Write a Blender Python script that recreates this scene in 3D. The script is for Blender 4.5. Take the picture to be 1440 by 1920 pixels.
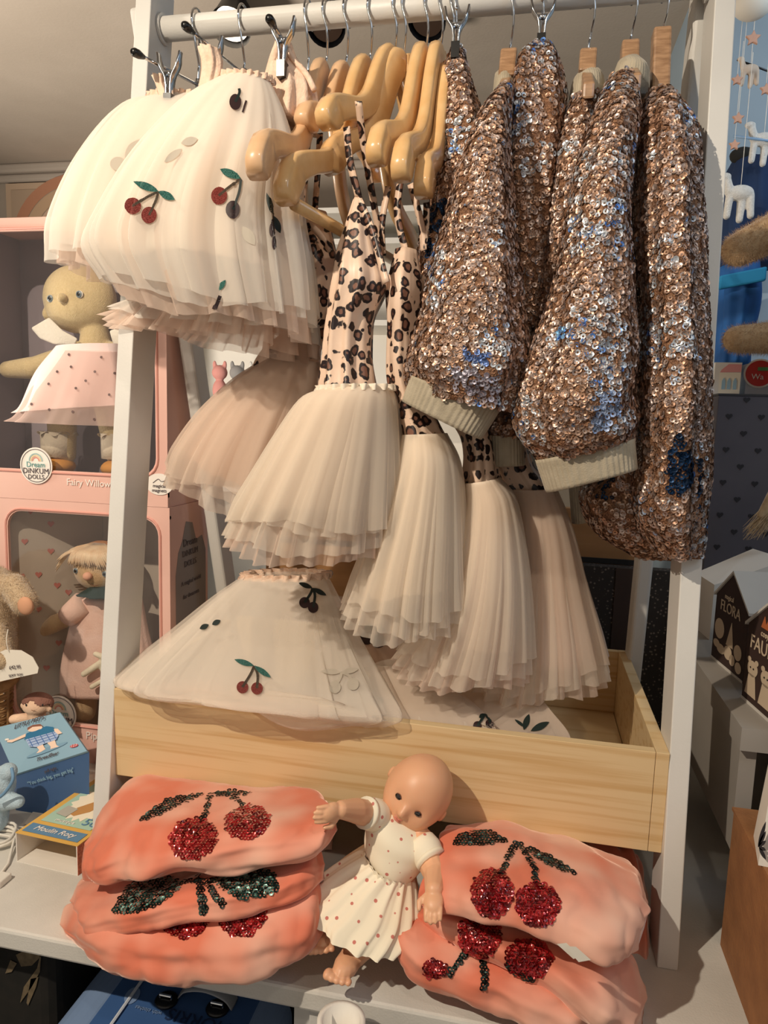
import bpy, bmesh, math, random
import numpy as np
from mathutils import Vector, Matrix
from mathutils.bvhtree import BVHTree
from mathutils import noise as mnoise
random.seed(7); np.random.seed(7)
C = bpy.context.scene.collection
for _o in list(bpy.data.objects): bpy.data.objects.remove(_o)
# ------------------------------------------------------------------ camera
CAM = np.array([.1907, -1.1338, .6647]); YAW, PIT, ROL, FPX = .201, -.1314, .0311, 1329.
def _axes(y, pi, r):
    cy, sy, cp, sp, cr, sr = math.cos(y), math.sin(y), math.cos(pi), math.sin(pi), math.cos(r), math.sin(r)
    f = np.array([-sy*cp, cy*cp, sp]); r0 = np.array([cy, sy, 0]); u0 = np.cross(r0, f)
    return cr*r0+sr*u0, -sr*r0+cr*u0, f
RI, UPV, FW = _axes(YAW, PIT, ROL)
cd = bpy.data.cameras.new('camera'); cam = bpy.data.objects.new('camera', cd); C.objects.link(cam)
m = Matrix(((RI[0], UPV[0], -FW[0], CAM[0]), (RI[1], UPV[1], -FW[1], CAM[1]), (RI[2], UPV[2], -FW[2], CAM[2]), (0, 0, 0, 1)))
cam.matrix_world = m
cd.sensor_fit = 'VERTICAL'; cd.sensor_height = 36; cd.lens = 36*FPX/1920; cd.clip_start = .02
sc = bpy.context.scene; sc.camera = cam
# ------------------------------------------------------------------ world, lamps, exposure
sc.view_settings.view_transform = 'Standard'; sc.view_settings.look = 'None'
sc.view_settings.gamma = 1; sc.view_settings.exposure = 0.12; sc.view_settings.use_curve_mapping = False
wd = bpy.data.worlds.new('world'); sc.world = wd; wd.use_nodes = True
wd.node_tree.nodes['Background'].inputs[0].default_value = (1.0, .89, .76, 1)
wd.node_tree.nodes['Background'].inputs[1].default_value = .40
def lamp(kind, loc, target, power, color, size=.05, spot=60, blend=.5, sy=None):
    ld = bpy.data.lights.new('room_or_fill_light', kind); ld.energy = power; ld.color = color
    if kind == 'SPOT': ld.spot_size = math.radians(spot); ld.spot_blend = blend; ld.shadow_soft_size = size
    if kind == 'AREA':
        ld.size = size
        if sy: ld.shape = 'RECTANGLE'; ld.size_y = sy
    o = bpy.data.objects.new('room_or_fill_light', ld); C.objects.link(o); o.location = loc
    o.rotation_euler = (Vector(target)-Vector(loc)).to_track_quat('-Z', 'Y').to_euler()
    return o
lamp('SPOT', (-.75, -1.55, 1.72), (-.02, -.25, .5), 118, (1, .87, .70), .018, 70, .6)      # ceiling spot, left of the viewer
lamp('SPOT', (.45, -1.35, 1.72), (-.05, -.2, .6), 13, (1, .88, .72), .025, 52, .8)        # ceiling spot, behind the viewer
lamp('AREA', (1.35, -.9, 1.5), (.45, .1, .9), 4, (.62, .8, 1), .7)                        # cool window light from the right
lamp('AREA', (1.1, .35, 1.7), (.8, .97, 1.1), 5, (.7, .85, 1), .5)                         # cool lamp over the niche on the right
lamp('SPOT', (-1.7, -.1, .5), (-.6, 1.2, 1.76), 150, (1, .9, .78), .2, 120, .8)        # unseen fill spot, added to brighten the ceiling
lamp('SPOT', (-1.0, -.9, 1.7), (-.68, .0, .6), 16, (1, .87, .72), .03, 45, .7)              # small spot on the doll boxes
# ------------------------------------------------------------------ helpers
def ray(px, py): return FW+RI*(px-720)/FPX-UPV*(py-960)/FPX
def U(px, py, Y=None, Z=None, X=None):
    d = ray(px, py)
    t = (Y-CAM[1])/d[1] if Y is not None else ((Z-CAM[2])/d[2] if Z is not None else (X-CAM[0])/d[0])
    return CAM+d*t
def lin(c):
    if isinstance(c, str): c = tuple(int(c[i:i+2], 16) for i in (1, 3, 5))
    return tuple(((x/255)/12.92 if x/255 <= .04045 else ((x/255+.055)/1.055)**2.4) for x in c)+(1,)
MATS = {}
def mat(name, c1, c2=None, scale=20, rough=.6, metal=0, bump=0, bscale=250, sheen=0, coat=0, kind='noise', stretch=None, lo=.35, hi=.65, spec=.5, attr=None, sss=0, detail=4):
    if name in MATS: return MATS[name]
    m = bpy.data.materials.new(name); m.use_nodes = True; N = m.node_tree; L = N.links; b = N.nodes['Principled BSDF']
    b.inputs['Base Color'].default_value = lin(c1); b.inputs['Roughness'].default_value = rough; b.inputs['Metallic'].default_value = metal
    b.inputs['Specular IOR Level'].default_value = spec
    if sheen: b.inputs['Sheen Weight'].default_value = sheen; b.inputs['Sheen Roughness'].default_value = .35
    if coat: b.inputs['Coat Weight'].default_value = coat; b.inputs['Coat Roughness'].default_value = .12
    if sss: b.inputs['Subsurface Weight'].default_value = sss; b.inputs['Subsurface Scale'].default_value = .006
    tc = N.nodes.new('ShaderNodeTexCoord'); vec = tc.outputs['Object']
    if stretch:
        mp = N.nodes.new('ShaderNodeMapping'); mp.inputs['Scale'].default_value = stretch; L.new(vec, mp.inputs[0]); vec = mp.outputs[0]
    if attr:
        a = N.nodes.new('ShaderNodeAttribute'); a.attribute_name = attr; L.new(a.outputs['Color'], b.inputs['Base Color'])
    elif c2:
        if kind == 'noise':
            t = N.nodes.new('ShaderNodeTexNoise'); t.inputs['Scale'].default_value = scale; t.inputs['Detail'].default_value = detail; out = t.outputs[0]
        elif kind == 'vor':
            t = N.nodes.new('ShaderNodeTexVoronoi'); t.inputs['Scale'].default_value = scale; out = t.outputs['Distance']
        elif kind == 'wave':
            t = N.nodes.new('ShaderNodeTexWave'); t.inputs['Scale'].default_value = scale; t.inputs['Distortion'].default_value = 3; t.inputs['Detail'].default_value = 3; out = t.outputs[0]
        L.new(vec, t.inputs['Vector'])
        r = N.nodes.new('ShaderNodeValToRGB'); r.color_ramp.elements[0].position = lo; r.color_ramp.elements[1].position = hi
        r.color_ramp.elements[0].color = lin(c1); r.color_ramp.elements[1].color = lin(c2)
        L.new(out, r.inputs[0]); L.new(r.outputs[0], b.inputs['Base Color'])
    if bump:
        t2 = N.nodes.new('ShaderNodeTexNoise'); t2.inputs['Scale'].default_value = bscale; t2.inputs['Detail'].default_value = 3
        L.new(vec, t2.inputs['Vector'])
        bp = N.nodes.new('ShaderNodeBump'); bp.inputs['Strength'].default_value = bump; bp.inputs['Distance'].default_value = .004
        L.new(t2.outputs[0], bp.inputs['Height']); L.new(bp.outputs[0], b.inputs['Normal'])
    MATS[name] = m; return m
def tulle(name, col, alpha=.5, trans=.35):
    """sheer net: part of the light goes straight through, denser where seen edge-on"""
    m = bpy.data.materials.new(name); m.use_nodes = True; N = m.node_tree; L = N.links; N.nodes.clear()
    o = N.nodes.new('ShaderNodeOutputMaterial'); tr = N.nodes.new('ShaderNodeBsdfTransparent')
    d = N.nodes.new('ShaderNodeBsdfDiffuse'); d.inputs[0].default_value = lin(col)
    tl = N.nodes.new('ShaderNodeBsdfTranslucent'); tl.inputs[0].default_value = lin(col)
    mx = N.nodes.new('ShaderNodeMixShader'); mx.inputs[0].default_value = trans; L.new(d.outputs[0], mx.inputs[1]); L.new(tl.outputs[0], mx.inputs[2])
    lw = N.nodes.new('ShaderNodeLayerWeight'); lw.inputs[0].default_value = .3
    ma = N.nodes.new('ShaderNodeMath'); ma.operation = 'MULTIPLY_ADD'; ma.use_clamp = True; ma.inputs[1].default_value = .55; ma.inputs[2].default_value = alpha
    L.new(lw.outputs['Facing'], ma.inputs[0])
    m2 = N.nodes.new('ShaderNodeMixShader'); L.new(ma.outputs[0], m2.inputs[0]); L.new(tr.outputs[0], m2.inputs[1]); L.new(mx.outputs[0], m2.inputs[2])
    L.new(m2.outputs[0], o.inputs[0]); MATS[name] = m; return m
def off(parent):
    v = np.zeros(3)
    while parent is not None: v = v+np.array(parent.location); parent = parent.parent
    return v
def ob(name, V, F, m, parent=None, smooth=False, label=None, stuff=False, colors=None):
    """link world-space geometry as ONE mesh object under its thing"""
    V = np.asarray(V, float).reshape(-1, 3)
    o0 = off(parent)
    me = bpy.data.meshes.new(name); me.from_pydata((V-o0).tolist(), [], [tuple(map(int, f)) for f in F]); me.update()
    if colors is not None:
        at = me.attributes.new('Col', 'FLOAT_COLOR', 'POINT'); at.data.foreach_set('color', np.asarray(colors, float).ravel())
    if smooth: me.polygons.foreach_set('use_smooth', [True]*len(me.polygons))
    me.materials.append(m)
    o = bpy.data.objects.new(name, me); C.objects.link(o); o.parent = parent
    if label: o['label'] = label
    if stuff: o['kind'] = 'stuff'
    return o
def thing(name, label, cat, loc, group=None):
    o = bpy.data.objects.new(name, None); C.objects.link(o); o.location = [float(x) for x in loc]; o.empty_display_size = .02
    o['label'] = label; o['category'] = cat
    if group: o['group'] = group
    bpy.context.view_layer.update() if False else None
    return o
def tag(o, label, cat, group=None):
    o['label'] = label; o['category'] = cat
    if group: o['group'] = group
    return o
def struct(o): o['kind'] = 'structure'; return o
def join(*parts):
    V = []; F = []; n = 0
    for v, f in parts:
        v = np.asarray(v, float).reshape(-1, 3); V.append(v); F += [tuple(i+n for i in q) for q in f]; n += len(v)
    return np.concatenate(V), F
def hexa(b, t):
    """box from 4 bottom and 4 top corners (counter-clockwise)"""
    return np.array(list(b)+list(t), float), [(3, 2, 1, 0), (4, 5, 6, 7), (0, 1, 5, 4), (1, 2, 6, 5), (2, 3, 7, 6), (3, 0, 4, 7)]
def box(x0, x1, y0, y1, z0, z1):
    return hexa([(x0, y0, z0), (x1, y0, z0), (x1, y1, z0), (x0, y1, z0)], [(x0, y0, z1), (x1, y0, z1), (x1, y1, z1), (x0, y1, z1)])
def obox(c, ax, ay, az):
    """box centred at c with half axes"""
    c, ax, ay, az = map(np.array, (c, ax, ay, az))
    return hexa([c-ax-ay-az, c+ax-ay-az, c+ax+ay-az, c-ax+ay-az], [c-ax-ay+az, c+ax-ay+az, c+ax+ay+az, c-ax+ay+az])
def bevel(o, w=.002, seg=2):
    md = o.modifiers.new('bevel', 'BEVEL'); md.width = w; md.segments = seg; md.limit_method = 'ANGLE'; return o
def unit(v): v = np.asarray(v, float); return v/(np.linalg.norm(v)+1e-12)
def cat_rom(P, n):
    P = np.asarray(P, float); k = len(P)
    if k == 2: return P[0]+(P[1]-P[0])*np.linspace(0, 1, n)[:, None]
    Q = np.vstack([2*P[0]-P[1], P, 2*P[-1]-P[-2]]); out = []
    for t in np.linspace(0, k-1-1e-9, n):
        i = int(t); u = t-i; a, b, c, d = Q[i:i+4]
        out.append(.5*((2*b)+(c-a)*u+(2*a-5*b+4*c-d)*u*u+(3*b-a-3*c+d)*u**3))
    return np.array(out)
def tube(path, r, n=10, cap=True, smooth_n=None, flat=None):
    P = cat_rom(path, smooth_n) if smooth_n else np.asarray(path, float)
    k = len(P); R = np.interp(np.linspace(0, 1, k), np.linspace(0, 1, len(np.atleast_1d(r))), np.atleast_1d(r)) if np.size(r) > 1 else np.full(k, float(r))
    T = np.gradient(P, axis=0); T = np.array([unit(t) for t in T])
    a = unit(np.cross(T[0], [0.13, .21, .97] if abs(T[0][2]) < .9 else [1, .1, 0])); V = []
    for i in range(k):
        a = unit(a-T[i]*(a@T[i])); b = np.cross(T[i], a)
        th = np.linspace(0, 2*np.pi, n, endpoint=False)
        V.append(P[i]+R[i]*(np.outer(np.cos(th), a)+np.outer(np.sin(th), b)))
    V = np.concatenate(V); F = [(i*n+j, i*n+(j+1) % n, (i+1)*n+(j+1) % n, (i+1)*n+j) for i in range(k-1) for j in range(n)]
    if cap: F += [tuple(range(n))[::-1], tuple(range((k-1)*n, k*n))]
    return V, F
def ell(c, ax, ay, az, nu=16, nv=10, fn=None):
    V = []; F = []
    c, ax, ay, az = map(lambda q: np.array(q, float), (c, ax, ay, az))
    for i in range(nv+1):
        ph = math.pi*i/nv
        for j in range(nu):
            th = 2*math.pi*j/nu; d = np.array([math.sin(ph)*math.cos(th), math.sin(ph)*math.sin(th), math.cos(ph)])
            s = fn(d) if fn else 1
            V.append(c+(ax*d[0]+ay*d[1]+az*d[2])*s)
    for i in range(nv):
        for j in range(nu):
            a, b = i*nu+j, i*nu+(j+1) % nu
            F.append((a, a+nu, b+nu, b))
    return np.array(V), F
def sph(c, r, nu=14, nv=9): return ell(c, (r, 0, 0), (0, r, 0), (0, 0, r), nu, nv)
def capsule(p0, r0, p1, r1, n=12):
    p0, p1 = np.array(p0, float), np.array(p1, float); d = unit(p1-p0); P = []; R = []
    for a in np.linspace(-80, 0, 5): P.append(p0+d*r0*math.sin(math.radians(a))); R.append(r0*math.cos(math.radians(a)))
    for a in np.linspace(0, 80, 5): P.append(p1+d*r1*math.sin(math.radians(a))); R.append(r1*math.cos(math.radians(a)))
    P = np.array(P); keep = [0]+[i for i in range(1, len(P)) if np.linalg.norm(P[i]-P[i-1]) > 1e-6]; P = P[keep]; R = np.array(R)[keep]
    a = unit(np.cross(d, [.13, .2, .97] if abs(d[2]) < .9 else [1, .1, 0])); b = np.cross(d, a); th = np.linspace(0, 2*np.pi, n, endpoint=False)
    V = np.concatenate([P[i]+R[i]*(np.outer(np.cos(th), a)+np.outer(np.sin(th), b)) for i in range(len(P))]); k = len(P)
    F = [(i*n+j, i*n+(j+1) % n, (i+1)*n+(j+1) % n, (i+1)*n+j) for i in range(k-1) for j in range(n)]+[tuple(range(n))[::-1], tuple(range((k-1)*n, k*n))]
    return V, F
def blob(name, parts, voxel, m, parent=None, smooth=4, label=None, colfn=None):
    """overlapping closed shapes fused to one continuous skin"""
    V, F = join(*parts); o = ob(name, V, F, m, parent, True, label)
    a = o.modifiers.new('r', 'REMESH'); a.mode = 'VOXEL'; a.voxel_size = voxel
    s = o.modifiers.new('s', 'SMOOTH'); s.iterations = smooth; s.factor = .5
    dg = bpy.context.evaluated_depsgraph_get(); me = bpy.data.meshes.new_from_object(o.evaluated_get(dg))
    o.modifiers.clear(); old = o.data; o.data = me; bpy.data.meshes.remove(old); me.name = name
    me.polygons.foreach_set('use_smooth', [True]*len(me.polygons))
    if not me.materials: me.materials.append(m)
    return o
def interp_rows(rows, n):
    return cat_rom(np.array(rows, float), n)
def loft(A, B, bb, nr=40, na=72, fold=0, nf=9, amp0=0, amp1=1, ph=0, dirv=(0, 1, 0), close=True, wrinkle=0, sq=1, seed=0, sharp=False):
    """closed tube skinned between rail A and rail B (world points), half thickness bb along dirv"""
    rs = np.random.RandomState(seed); k1, k2 = rs.rand(2)*6
    M = interp_rows(np.hstack([A, B, np.array(bb, float).reshape(-1, 1)]), nr); V = []
    th = np.linspace(0, 2*np.pi, na, endpoint=False)
    for i in range(nr):
        t = i/(nr-1); a, b, w = M[i, :3], M[i, 3:6], max(M[i, 6], .001); c = (a+b)/2; h = (b-a)/2
        n = unit(np.array(dirv, float)-unit(h)*(np.array(dirv)@unit(h)))*w
        am = fold*(amp0+(amp1-amp0)*t)
        wv = np.sin(nf*th+ph+1.2*np.sin(2*th+k1)+.9*t)
        if sharp: wv = 1-2*np.abs(wv)
        f = 1+am*wv+am*.45*np.sin(nf*2.3*th+k2+2*t)*np.sin(th*3+k1)
        if wrinkle:
            f = f+wrinkle*(np.sin(t*17+3*np.sin(th+k1)+k2)*np.sin(2*th+5*t+k1)+.6*np.sin(t*31+2*np.cos(2*th)+k1))
        cs, sn = np.cos(th), np.sin(th)
        if sq != 1: cs = np.sign(cs)*np.abs(cs)**sq; sn = np.sign(sn)*np.abs(sn)**sq
        V.append(c+np.outer(cs*f, h)+np.outer(sn*f, n))
    V = np.concatenate(V); F = [(i*na+j, i*na+(j+1) % na, (i+1)*na+(j+1) % na, (i+1)*na+j) for i in range(nr-1) for j in range(na)]
    if close: F += [tuple(range(na))[::-1], tuple(range((nr-1)*na, nr*na))]
    return V, F
def crumple(V, a1=.006, s1=11, a2=.0022, s2=34):
    c = V.mean(0); out = V.copy()
    for i, p in enumerate(V):
        d = unit(p-c); out[i] = p+d*(a1*mnoise.noise(Vector(p*s1))+a2*(abs(mnoise.noise(Vector(p*s2)))-.3)*2)
    return out
def prail(pts, Y):
    """pixel points of the photograph turned into points at depth Y"""
    Y = np.broadcast_to(Y, (len(pts),)) if np.size(Y) > 1 or not np.isscalar(Y) else [Y]*len(pts)
    return np.array([U(p[0], p[1], Y=float(y)) for p, y in zip(pts, Y)])
def bvh(objs):
    V = []; F = []; n = 0
    for o in objs:
        q = off(o.parent)+np.array(o.location); v = [np.array(x.co)+q for x in o.data.vertices]
        V += v; F += [[i+n for i in p.vertices] for p in o.data.polygons]; n += len(v)
    return BVHTree.FromPolygons([Vector(v) for v in V], F)
def hit(tree, px, py):
    d = unit(ray(px, py)); h = tree.ray_cast(Vector(CAM), Vector(d))
    if h[0] is None: return None
    n = np.array(h[1]);  n = -n if n@d > 0 else n
    return np.array(h[0]), n
def rings(P, Nn, r, hole=.38, seg=7, tilt=.35, colors=None, thick=False):
    """many small sequins with a hole, all in one mesh"""
    P = np.asarray(P); Nn = np.asarray(Nn)+np.random.normal(0, tilt, (len(P), 3)); Nn /= np.linalg.norm(Nn, axis=1)[:, None]
    h = np.random.normal(size=(len(P), 3)); A = np.cross(Nn, h); A /= np.linalg.norm(A, axis=1)[:, None]; B = np.cross(Nn, A)
    th = np.linspace(0, 2*np.pi, seg, endpoint=False); rr = np.broadcast_to(r, (len(P),))[:, None, None]
    ring = (A[:, None, :]*np.cos(th)[None, :, None]+B[:, None, :]*np.sin(th)[None, :, None])
    V = np.concatenate([P[:, None, :]+ring*rr, P[:, None, :]+ring*rr*hole-Nn[:, None, :]*rr*.18], 1).reshape(-1, 3)
    base = (np.arange(len(P))*2*seg)[:, None]; j = np.arange(seg); q = np.stack([j, (j+1) % seg, seg+(j+1) % seg, seg+j], 1).reshape(-1)
    F = (base+q[None, :]).reshape(-1, 4)
    col = None if colors is None else np.repeat(colors, 2*seg, axis=0)
    return V, F, col
def rings_obj(name, P, Nn, r, m, parent, label=None, colors=None, **k):
    V, F, col = rings(P, Nn, r, colors=colors, **k)
    V = V-off(parent); me = bpy.data.meshes.new(name)
    me.vertices.add(len(V)); me.vertices.foreach_set('co', V.ravel()); me.loops.add(F.size); me.loops.foreach_set('vertex_index', F.ravel().astype(np.int32))
    me.polygons.add(len(F)); me.polygons.foreach_set('loop_start', np.arange(0, F.size, 4, dtype=np.int32)); me.polygons.foreach_set('loop_total', np.full(len(F), 4, np.int32))
    me.update(calc_edges=True)
    if col is not None:
        at = me.attributes.new('Col', 'FLOAT_COLOR', 'POINT'); at.data.foreach_set('color', col.ravel())
    me.materials.append(m); o = bpy.data.objects.new(name, me); C.objects.link(o); o.parent = parent; o['kind'] = 'stuff'
    if label: o['label'] = label
    return o
def sample(V, F, n, off_=.0015):
    V = np.asarray(V); T = []
    for f in F:
        if len(f) > 4: continue
        T.append((f[0], f[1], f[2]))
        if len(f) == 4: T.append((f[0], f[2], f[3]))
    T = np.array(T); a, b, c = V[T[:, 0]], V[T[:, 1]], V[T[:, 2]]; N = np.cross(b-a, c-a); ar = np.linalg.norm(N, axis=1); N /= ar[:, None]+1e-15
    i = np.random.choice(len(T), n, p=ar/ar.sum()); u, v = np.random.rand(2, n); s = u+v > 1; u[s] = 1-u[s]; v[s] = 1-v[s]
    P = a[i]+(b[i]-a[i])*u[:, None]+(c[i]-a[i])*v[:, None]
    cen = V.mean(0); Nn = N[i]
    if ((P-cen)*Nn).sum(1).mean() < 0: Nn = -Nn
    return P+Nn*off_, Nn
def inside(poly, x, y):
    r = False; n = len(poly)
    for i in range(n):
        x0, y0 = poly[i]; x1, y1 = poly[i-1]
        if (y0 > y) != (y1 > y) and x < (x1-x0)*(y-y0)/(y1-y0)+x0: r = not r
    return r
def circ(cx, cy, rx, ry=None, rot=0, n=20):
    ry = ry or rx; c, s = math.cos(rot), math.sin(rot)
    return [(cx+rx*math.cos(a)*c-ry*math.sin(a)*s, cy+rx*math.cos(a)*s+ry*math.sin(a)*c) for a in np.linspace(0, 2*math.pi, n, endpoint=False)]
def stroke(pts, w):
    P = cat_rom(np.array(pts, float), 10); T = np.gradient(P, axis=0); N = np.stack([-T[:, 1], T[:, 0]], 1); N /= np.linalg.norm(N, axis=1)[:, None]
    return [tuple(p) for p in P+N*w/2]+[tuple(p) for p in (P-N*w/2)[::-1]]
def leaf(p0, p1, w):
    p0, p1 = np.array(p0, float), np.array(p1, float); d = p1-p0; n = unit([-d[1], d[0]]); out = []
    for t in np.linspace(0, 1, 9): out.append(tuple(p0+d*t+n*w/2*math.sin(math.pi*t)**.8))
    for t in np.linspace(1, 0, 9)[1:-1]: out.append(tuple(p0+d*t-n*w/2*math.sin(math.pi*t)**.8))
    return out
def seq_patch(name, poly, tree, r, m, parent, step=None, colfn=None, label=None):
    """rows of sequins sewn on the cloth inside an outline"""
    poly = [tuple(p) for p in poly]; xs = [p[0] for p in poly]; ys = [p[1] for p in poly]; step = step or r*FPX*1.42
    P = []; N = []; row = 0; y = min(ys)
    while y <= max(ys):
        x = min(xs)+(row % 2)*step/2
        while x <= max(xs):
            jx, jy = x+random.uniform(-.8, .8), y+random.uniform(-.8, .8)
            if inside(poly, jx, jy):
                h = hit(tree, jx, jy)
                if h: P.append(h[0]+h[1]*.0015); N.append(h[1])
            x += step
        y += step*.8; row += 1
    if not P: return None
    col = np.array([colfn() for _ in P]) if colfn else None
    o = rings_obj(name, np.array(P), np.array(N), r, m, parent, label, colors=col, tilt=.22)
    if len(P) < 0: del o['kind']
    return o
def patch(name, poly, tree, m, parent, eps=.0012, step=4, label=None):
    """thin print that follows the cloth under it"""
    bm = bmesh.new(); vs = [bm.verts.new((p[0], p[1], 0)) for p in poly]
    try: f = bm.faces.new(vs)
    except Exception: bm.free(); return None
    bmesh.ops.triangulate(bm, faces=bm.faces[:]); 
    for _ in range(3):
        ed = [e for e in bm.edges if e.calc_length() > step]
        if ed: bmesh.ops.subdivide_edges(bm, edges=ed, cuts=1, use_grid_fill=False); bmesh.ops.triangulate(bm, faces=[f for f in bm.faces if len(f.verts) > 3])
    bm.verts.ensure_lookup_table(); bm.verts.index_update(); V = []; last = None; ok = []
    for v in bm.verts:
        h = hit(tree, v.co.x, v.co.y); ok.append(h is not None); V.append(h[0]+h[1]*eps if h else np.zeros(3))
    F = [tuple(v.index for v in f.verts) for f in bm.faces if all(ok[v.index] for v in f.verts)]
    F = [f for f in F if max(np.linalg.norm(V[f[0]]-V[f[1]]), np.linalg.norm(V[f[1]]-V[f[2]]), np.linalg.norm(V[f[2]]-V[f[0]])) < .03]
    bm.free()
    if not F: return None
    used = sorted({i for f in F for i in f}); mp = {u: k for k, u in enumerate(used)}
    return ob(name, [V[u] for u in used], [tuple(mp[i] for i in f) for f in F], m, parent, True, label)
def flat_poly(pts3, m, name, parent, eps=None, label=None, th=.0004):
    """flat print: polygon with a hair of thickness"""
    P = np.array(pts3, float); n = np.zeros(3)
    for i in range(len(P)): n += np.cross(P[i-1]-P.mean(0), P[i]-P.mean(0))
    n = unit(n); 
    if n@(CAM-P.mean(0)) < 0: n = -n
    k = len(P); V = np.vstack([P, P+n*th]); F = [tuple(range(k))[::-1], tuple(range(k, 2*k))]+[(i, (i+1) % k, k+(i+1) % k, k+i) for i in range(k)]
    return ob(name, V, F, m, parent, False, label)
def on_plane(O, ex, ey, n, eps=.0006):
    O, ex, ey, n = map(lambda q: np.array(q, float), (O, ex, ey, n))
    return lambda pts: [O+ex*p[0]+ey*p[1]+n*eps for p in pts]
def text(s, O, ex, ey, size, m, parent, name='lettering', align='CENTER', label=None, shear=0, space=1, extrude=.0003):
    cu = bpy.data.curves.new(name, 'FONT'); cu.body = s; cu.size = size; cu.align_x = align; cu.align_y = 'CENTER'; cu.extrude = extrude; cu.shear = shear; cu.space_character = space; cu.resolution_u = 3
    t = bpy.data.objects.new('tmp', cu); C.objects.link(t); dg = bpy.context.evaluated_depsgraph_get(); me = bpy.data.meshes.new_from_object(t.evaluated_get(dg)); bpy.data.objects.remove(t)
    ex, ey = unit(ex), unit(ey); n = np.cross(ex, ey); O = np.array(O, float)
    V = np.array([O+ex*v.co.x+ey*v.co.y+n*(v.co.z+.0005) for v in me.vertices]); F = [tuple(p.vertices) for p in me.polygons]
    return ob(name, V, F, m, parent, False, label)
# ------------------------------------------------------------------ materials
W = mat('white_paint', '#d9d6d0', '#cfccc6', 6, .45, bump=.05, bscale=300)
TABLE = mat('table_paint', '#d6d2ca', '#c8c4bc', 9, .55, bump=.1, bscale=400)
MAPLE = mat('maple_wood', '#c9a673', '#d8bc8f', 3, .5, stretch=(1.0, 14, 34), lo=.34, hi=.50, bump=.03, bscale=60, detail=5)
CHROME = mat('chrome', '#cfd2d6', rough=.12, metal=1)
DARKM = mat('dark_metal', '#1b1a1c', rough=.35, metal=.3)
BLACKR = mat('black_rubber', '#0e0d0d', rough=.3)
HWOOD = mat('varnished_beech', '#e4bc86', '#dbac72', 5, .3, coat=.5, stretch=(9, 9, 9), lo=.3, hi=.7)
HWOOD2 = mat('pale_beech', '#dfb78f', '#d6ab80', 5, .35, coat=.4, stretch=(9, 9, 9), lo=.3, hi=.7)
CEIL = mat('ceiling_plaster', '#b3a799', '#a99d8f', 3, .9, bump=.15, bscale=120)
WALLM = mat('wall_plaster', '#a99c8e', '#a09384', 3, .9)
BWALL = mat('blue_grey_wall', '#93a3ae', '#8a9aa6', 4, .85)
FLOORM = mat('dark_floor', '#2a2420', '#352c26', 8, .6)
# ------------------------------------------------------------------ the room
CZ = 1.765
struct(ob('ceiling', *box(-3.2, 2.2, -2.6, 2.3, CZ, CZ+.05), CEIL))
struct(ob('wall_back', *box(-3.2, .533, 1.9, 1.96, -.75, CZ), WALLM))
struct(ob('wall_left', *box(-3.25, -3.2, -2.6, 2.3, -.75, CZ), WALLM))
struct(ob('wall_partition', *box(.533, 2.2, .97, 2.1, -.75, CZ), BWALL))
struct(ob('wall_right', *box(2.2, 2.25, -2.6, 2.3, -.75, CZ), BWALL))
struct(ob('floor', *box(-3.2, 2.2, -2.6, 2.3, -.8, -.75), FLOORM))
V, F = join(box(-3.2, .53, 1.85, 1.8999, CZ-.04, CZ), box(-3.2, .53, 1.87, 1.8999, CZ-.075, CZ-.04))
bevel(struct(ob('trim_1', V, F, mat('cornice', '#a89c8f', rough=.8))), .012, 3)
# ------------------------------------------------------------------ display table and what stands under it
w, T = .38, .0245
tb = thing('display_table', 'white painted display table carrying the clothes rack and doll boxes', 'table', (0, .1, -.75))
bevel(ob('tabletop', *box(-1.3, .62, -.416, .62, -.028, 0), TABLE, tb), .004)
bevel(ob('drawer_front', *box(-.03, .6, -.405, -.385, -.25, -.036), W, tb), .002)
ob('side_panel', *box(-.05, -.03, -.40, .6, -.75, -.036), W, tb)
ob('side_panel', *box(.58, .6, -.40, .6, -.75, -.036), W, tb)
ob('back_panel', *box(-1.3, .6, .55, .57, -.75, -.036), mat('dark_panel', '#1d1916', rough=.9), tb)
ob('side_panel', *box(-1.3, -1.28, -.40, .6, -.75, -.036), W, tb)
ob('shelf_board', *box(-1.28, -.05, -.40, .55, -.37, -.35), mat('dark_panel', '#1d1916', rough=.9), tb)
# ------------------------------------------------------------------ clothes rack
rk = thing('clothes_rack', 'white A-frame clothes rack with a maple tray, loaded with tutus and sequin jackets', 'clothes rack', (0, -.05, 0))
def leg_board(xa, xb, y0, s, dd, z1, zr, sgn=1, name='front_leg'):
    """leaning board with a rounded top"""
    prof = []
    def Yf(z): return y0+s*z
    prof += [(Yf(0), 0), (Yf(0)+dd, 0)]
    zc = z1-dd*.5
    for a in np.linspace(0, math.pi, 9): prof.append((Yf(zc)+dd/2+dd/2*math.cos(a), zc+dd/2*math.sin(a)))
    n = len(prof); V = [(xa, p[0], p[1]) for p in prof]+[(xb, p[0], p[1]) for p in prof]
    F = [tuple(range(n)), tuple(range(n, 2*n))[::-1]]+[(i, n+i, n+(i+1) % n, (i+1) % n) for i in range(n)]
    return bevel(ob(name, V, F, W, rk), .0015)
leg_board(-w-T, -w, -.28, .1256, .065, 1.335, 0)
leg_board(w, w+T, -.28, .1256, .065, 1.335, 0)
def back_leg(p0, p1, side):
    """p0/p1: outer-front corner low and high"""
    p0, p1 = np.array(p0), np.array(p1); d = unit(p1-p0); p0 = p0-d*(p0[2]/d[2]); dd = np.array([0, .05, 0]); t = np.array([T*side, 0, 0])
    V, F = hexa([p0, p0+t, p0+t+dd, p0+dd], [p1, p1+t, p1+t+dd, p1+dd]) if side > 0 else hexa([p0+t, p0, p0+dd, p0+t+dd], [p1+t, p1, p1+dd, p1+t+dd])
    return bevel(ob('back_leg', V, F, W, rk), .006, 3)
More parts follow.
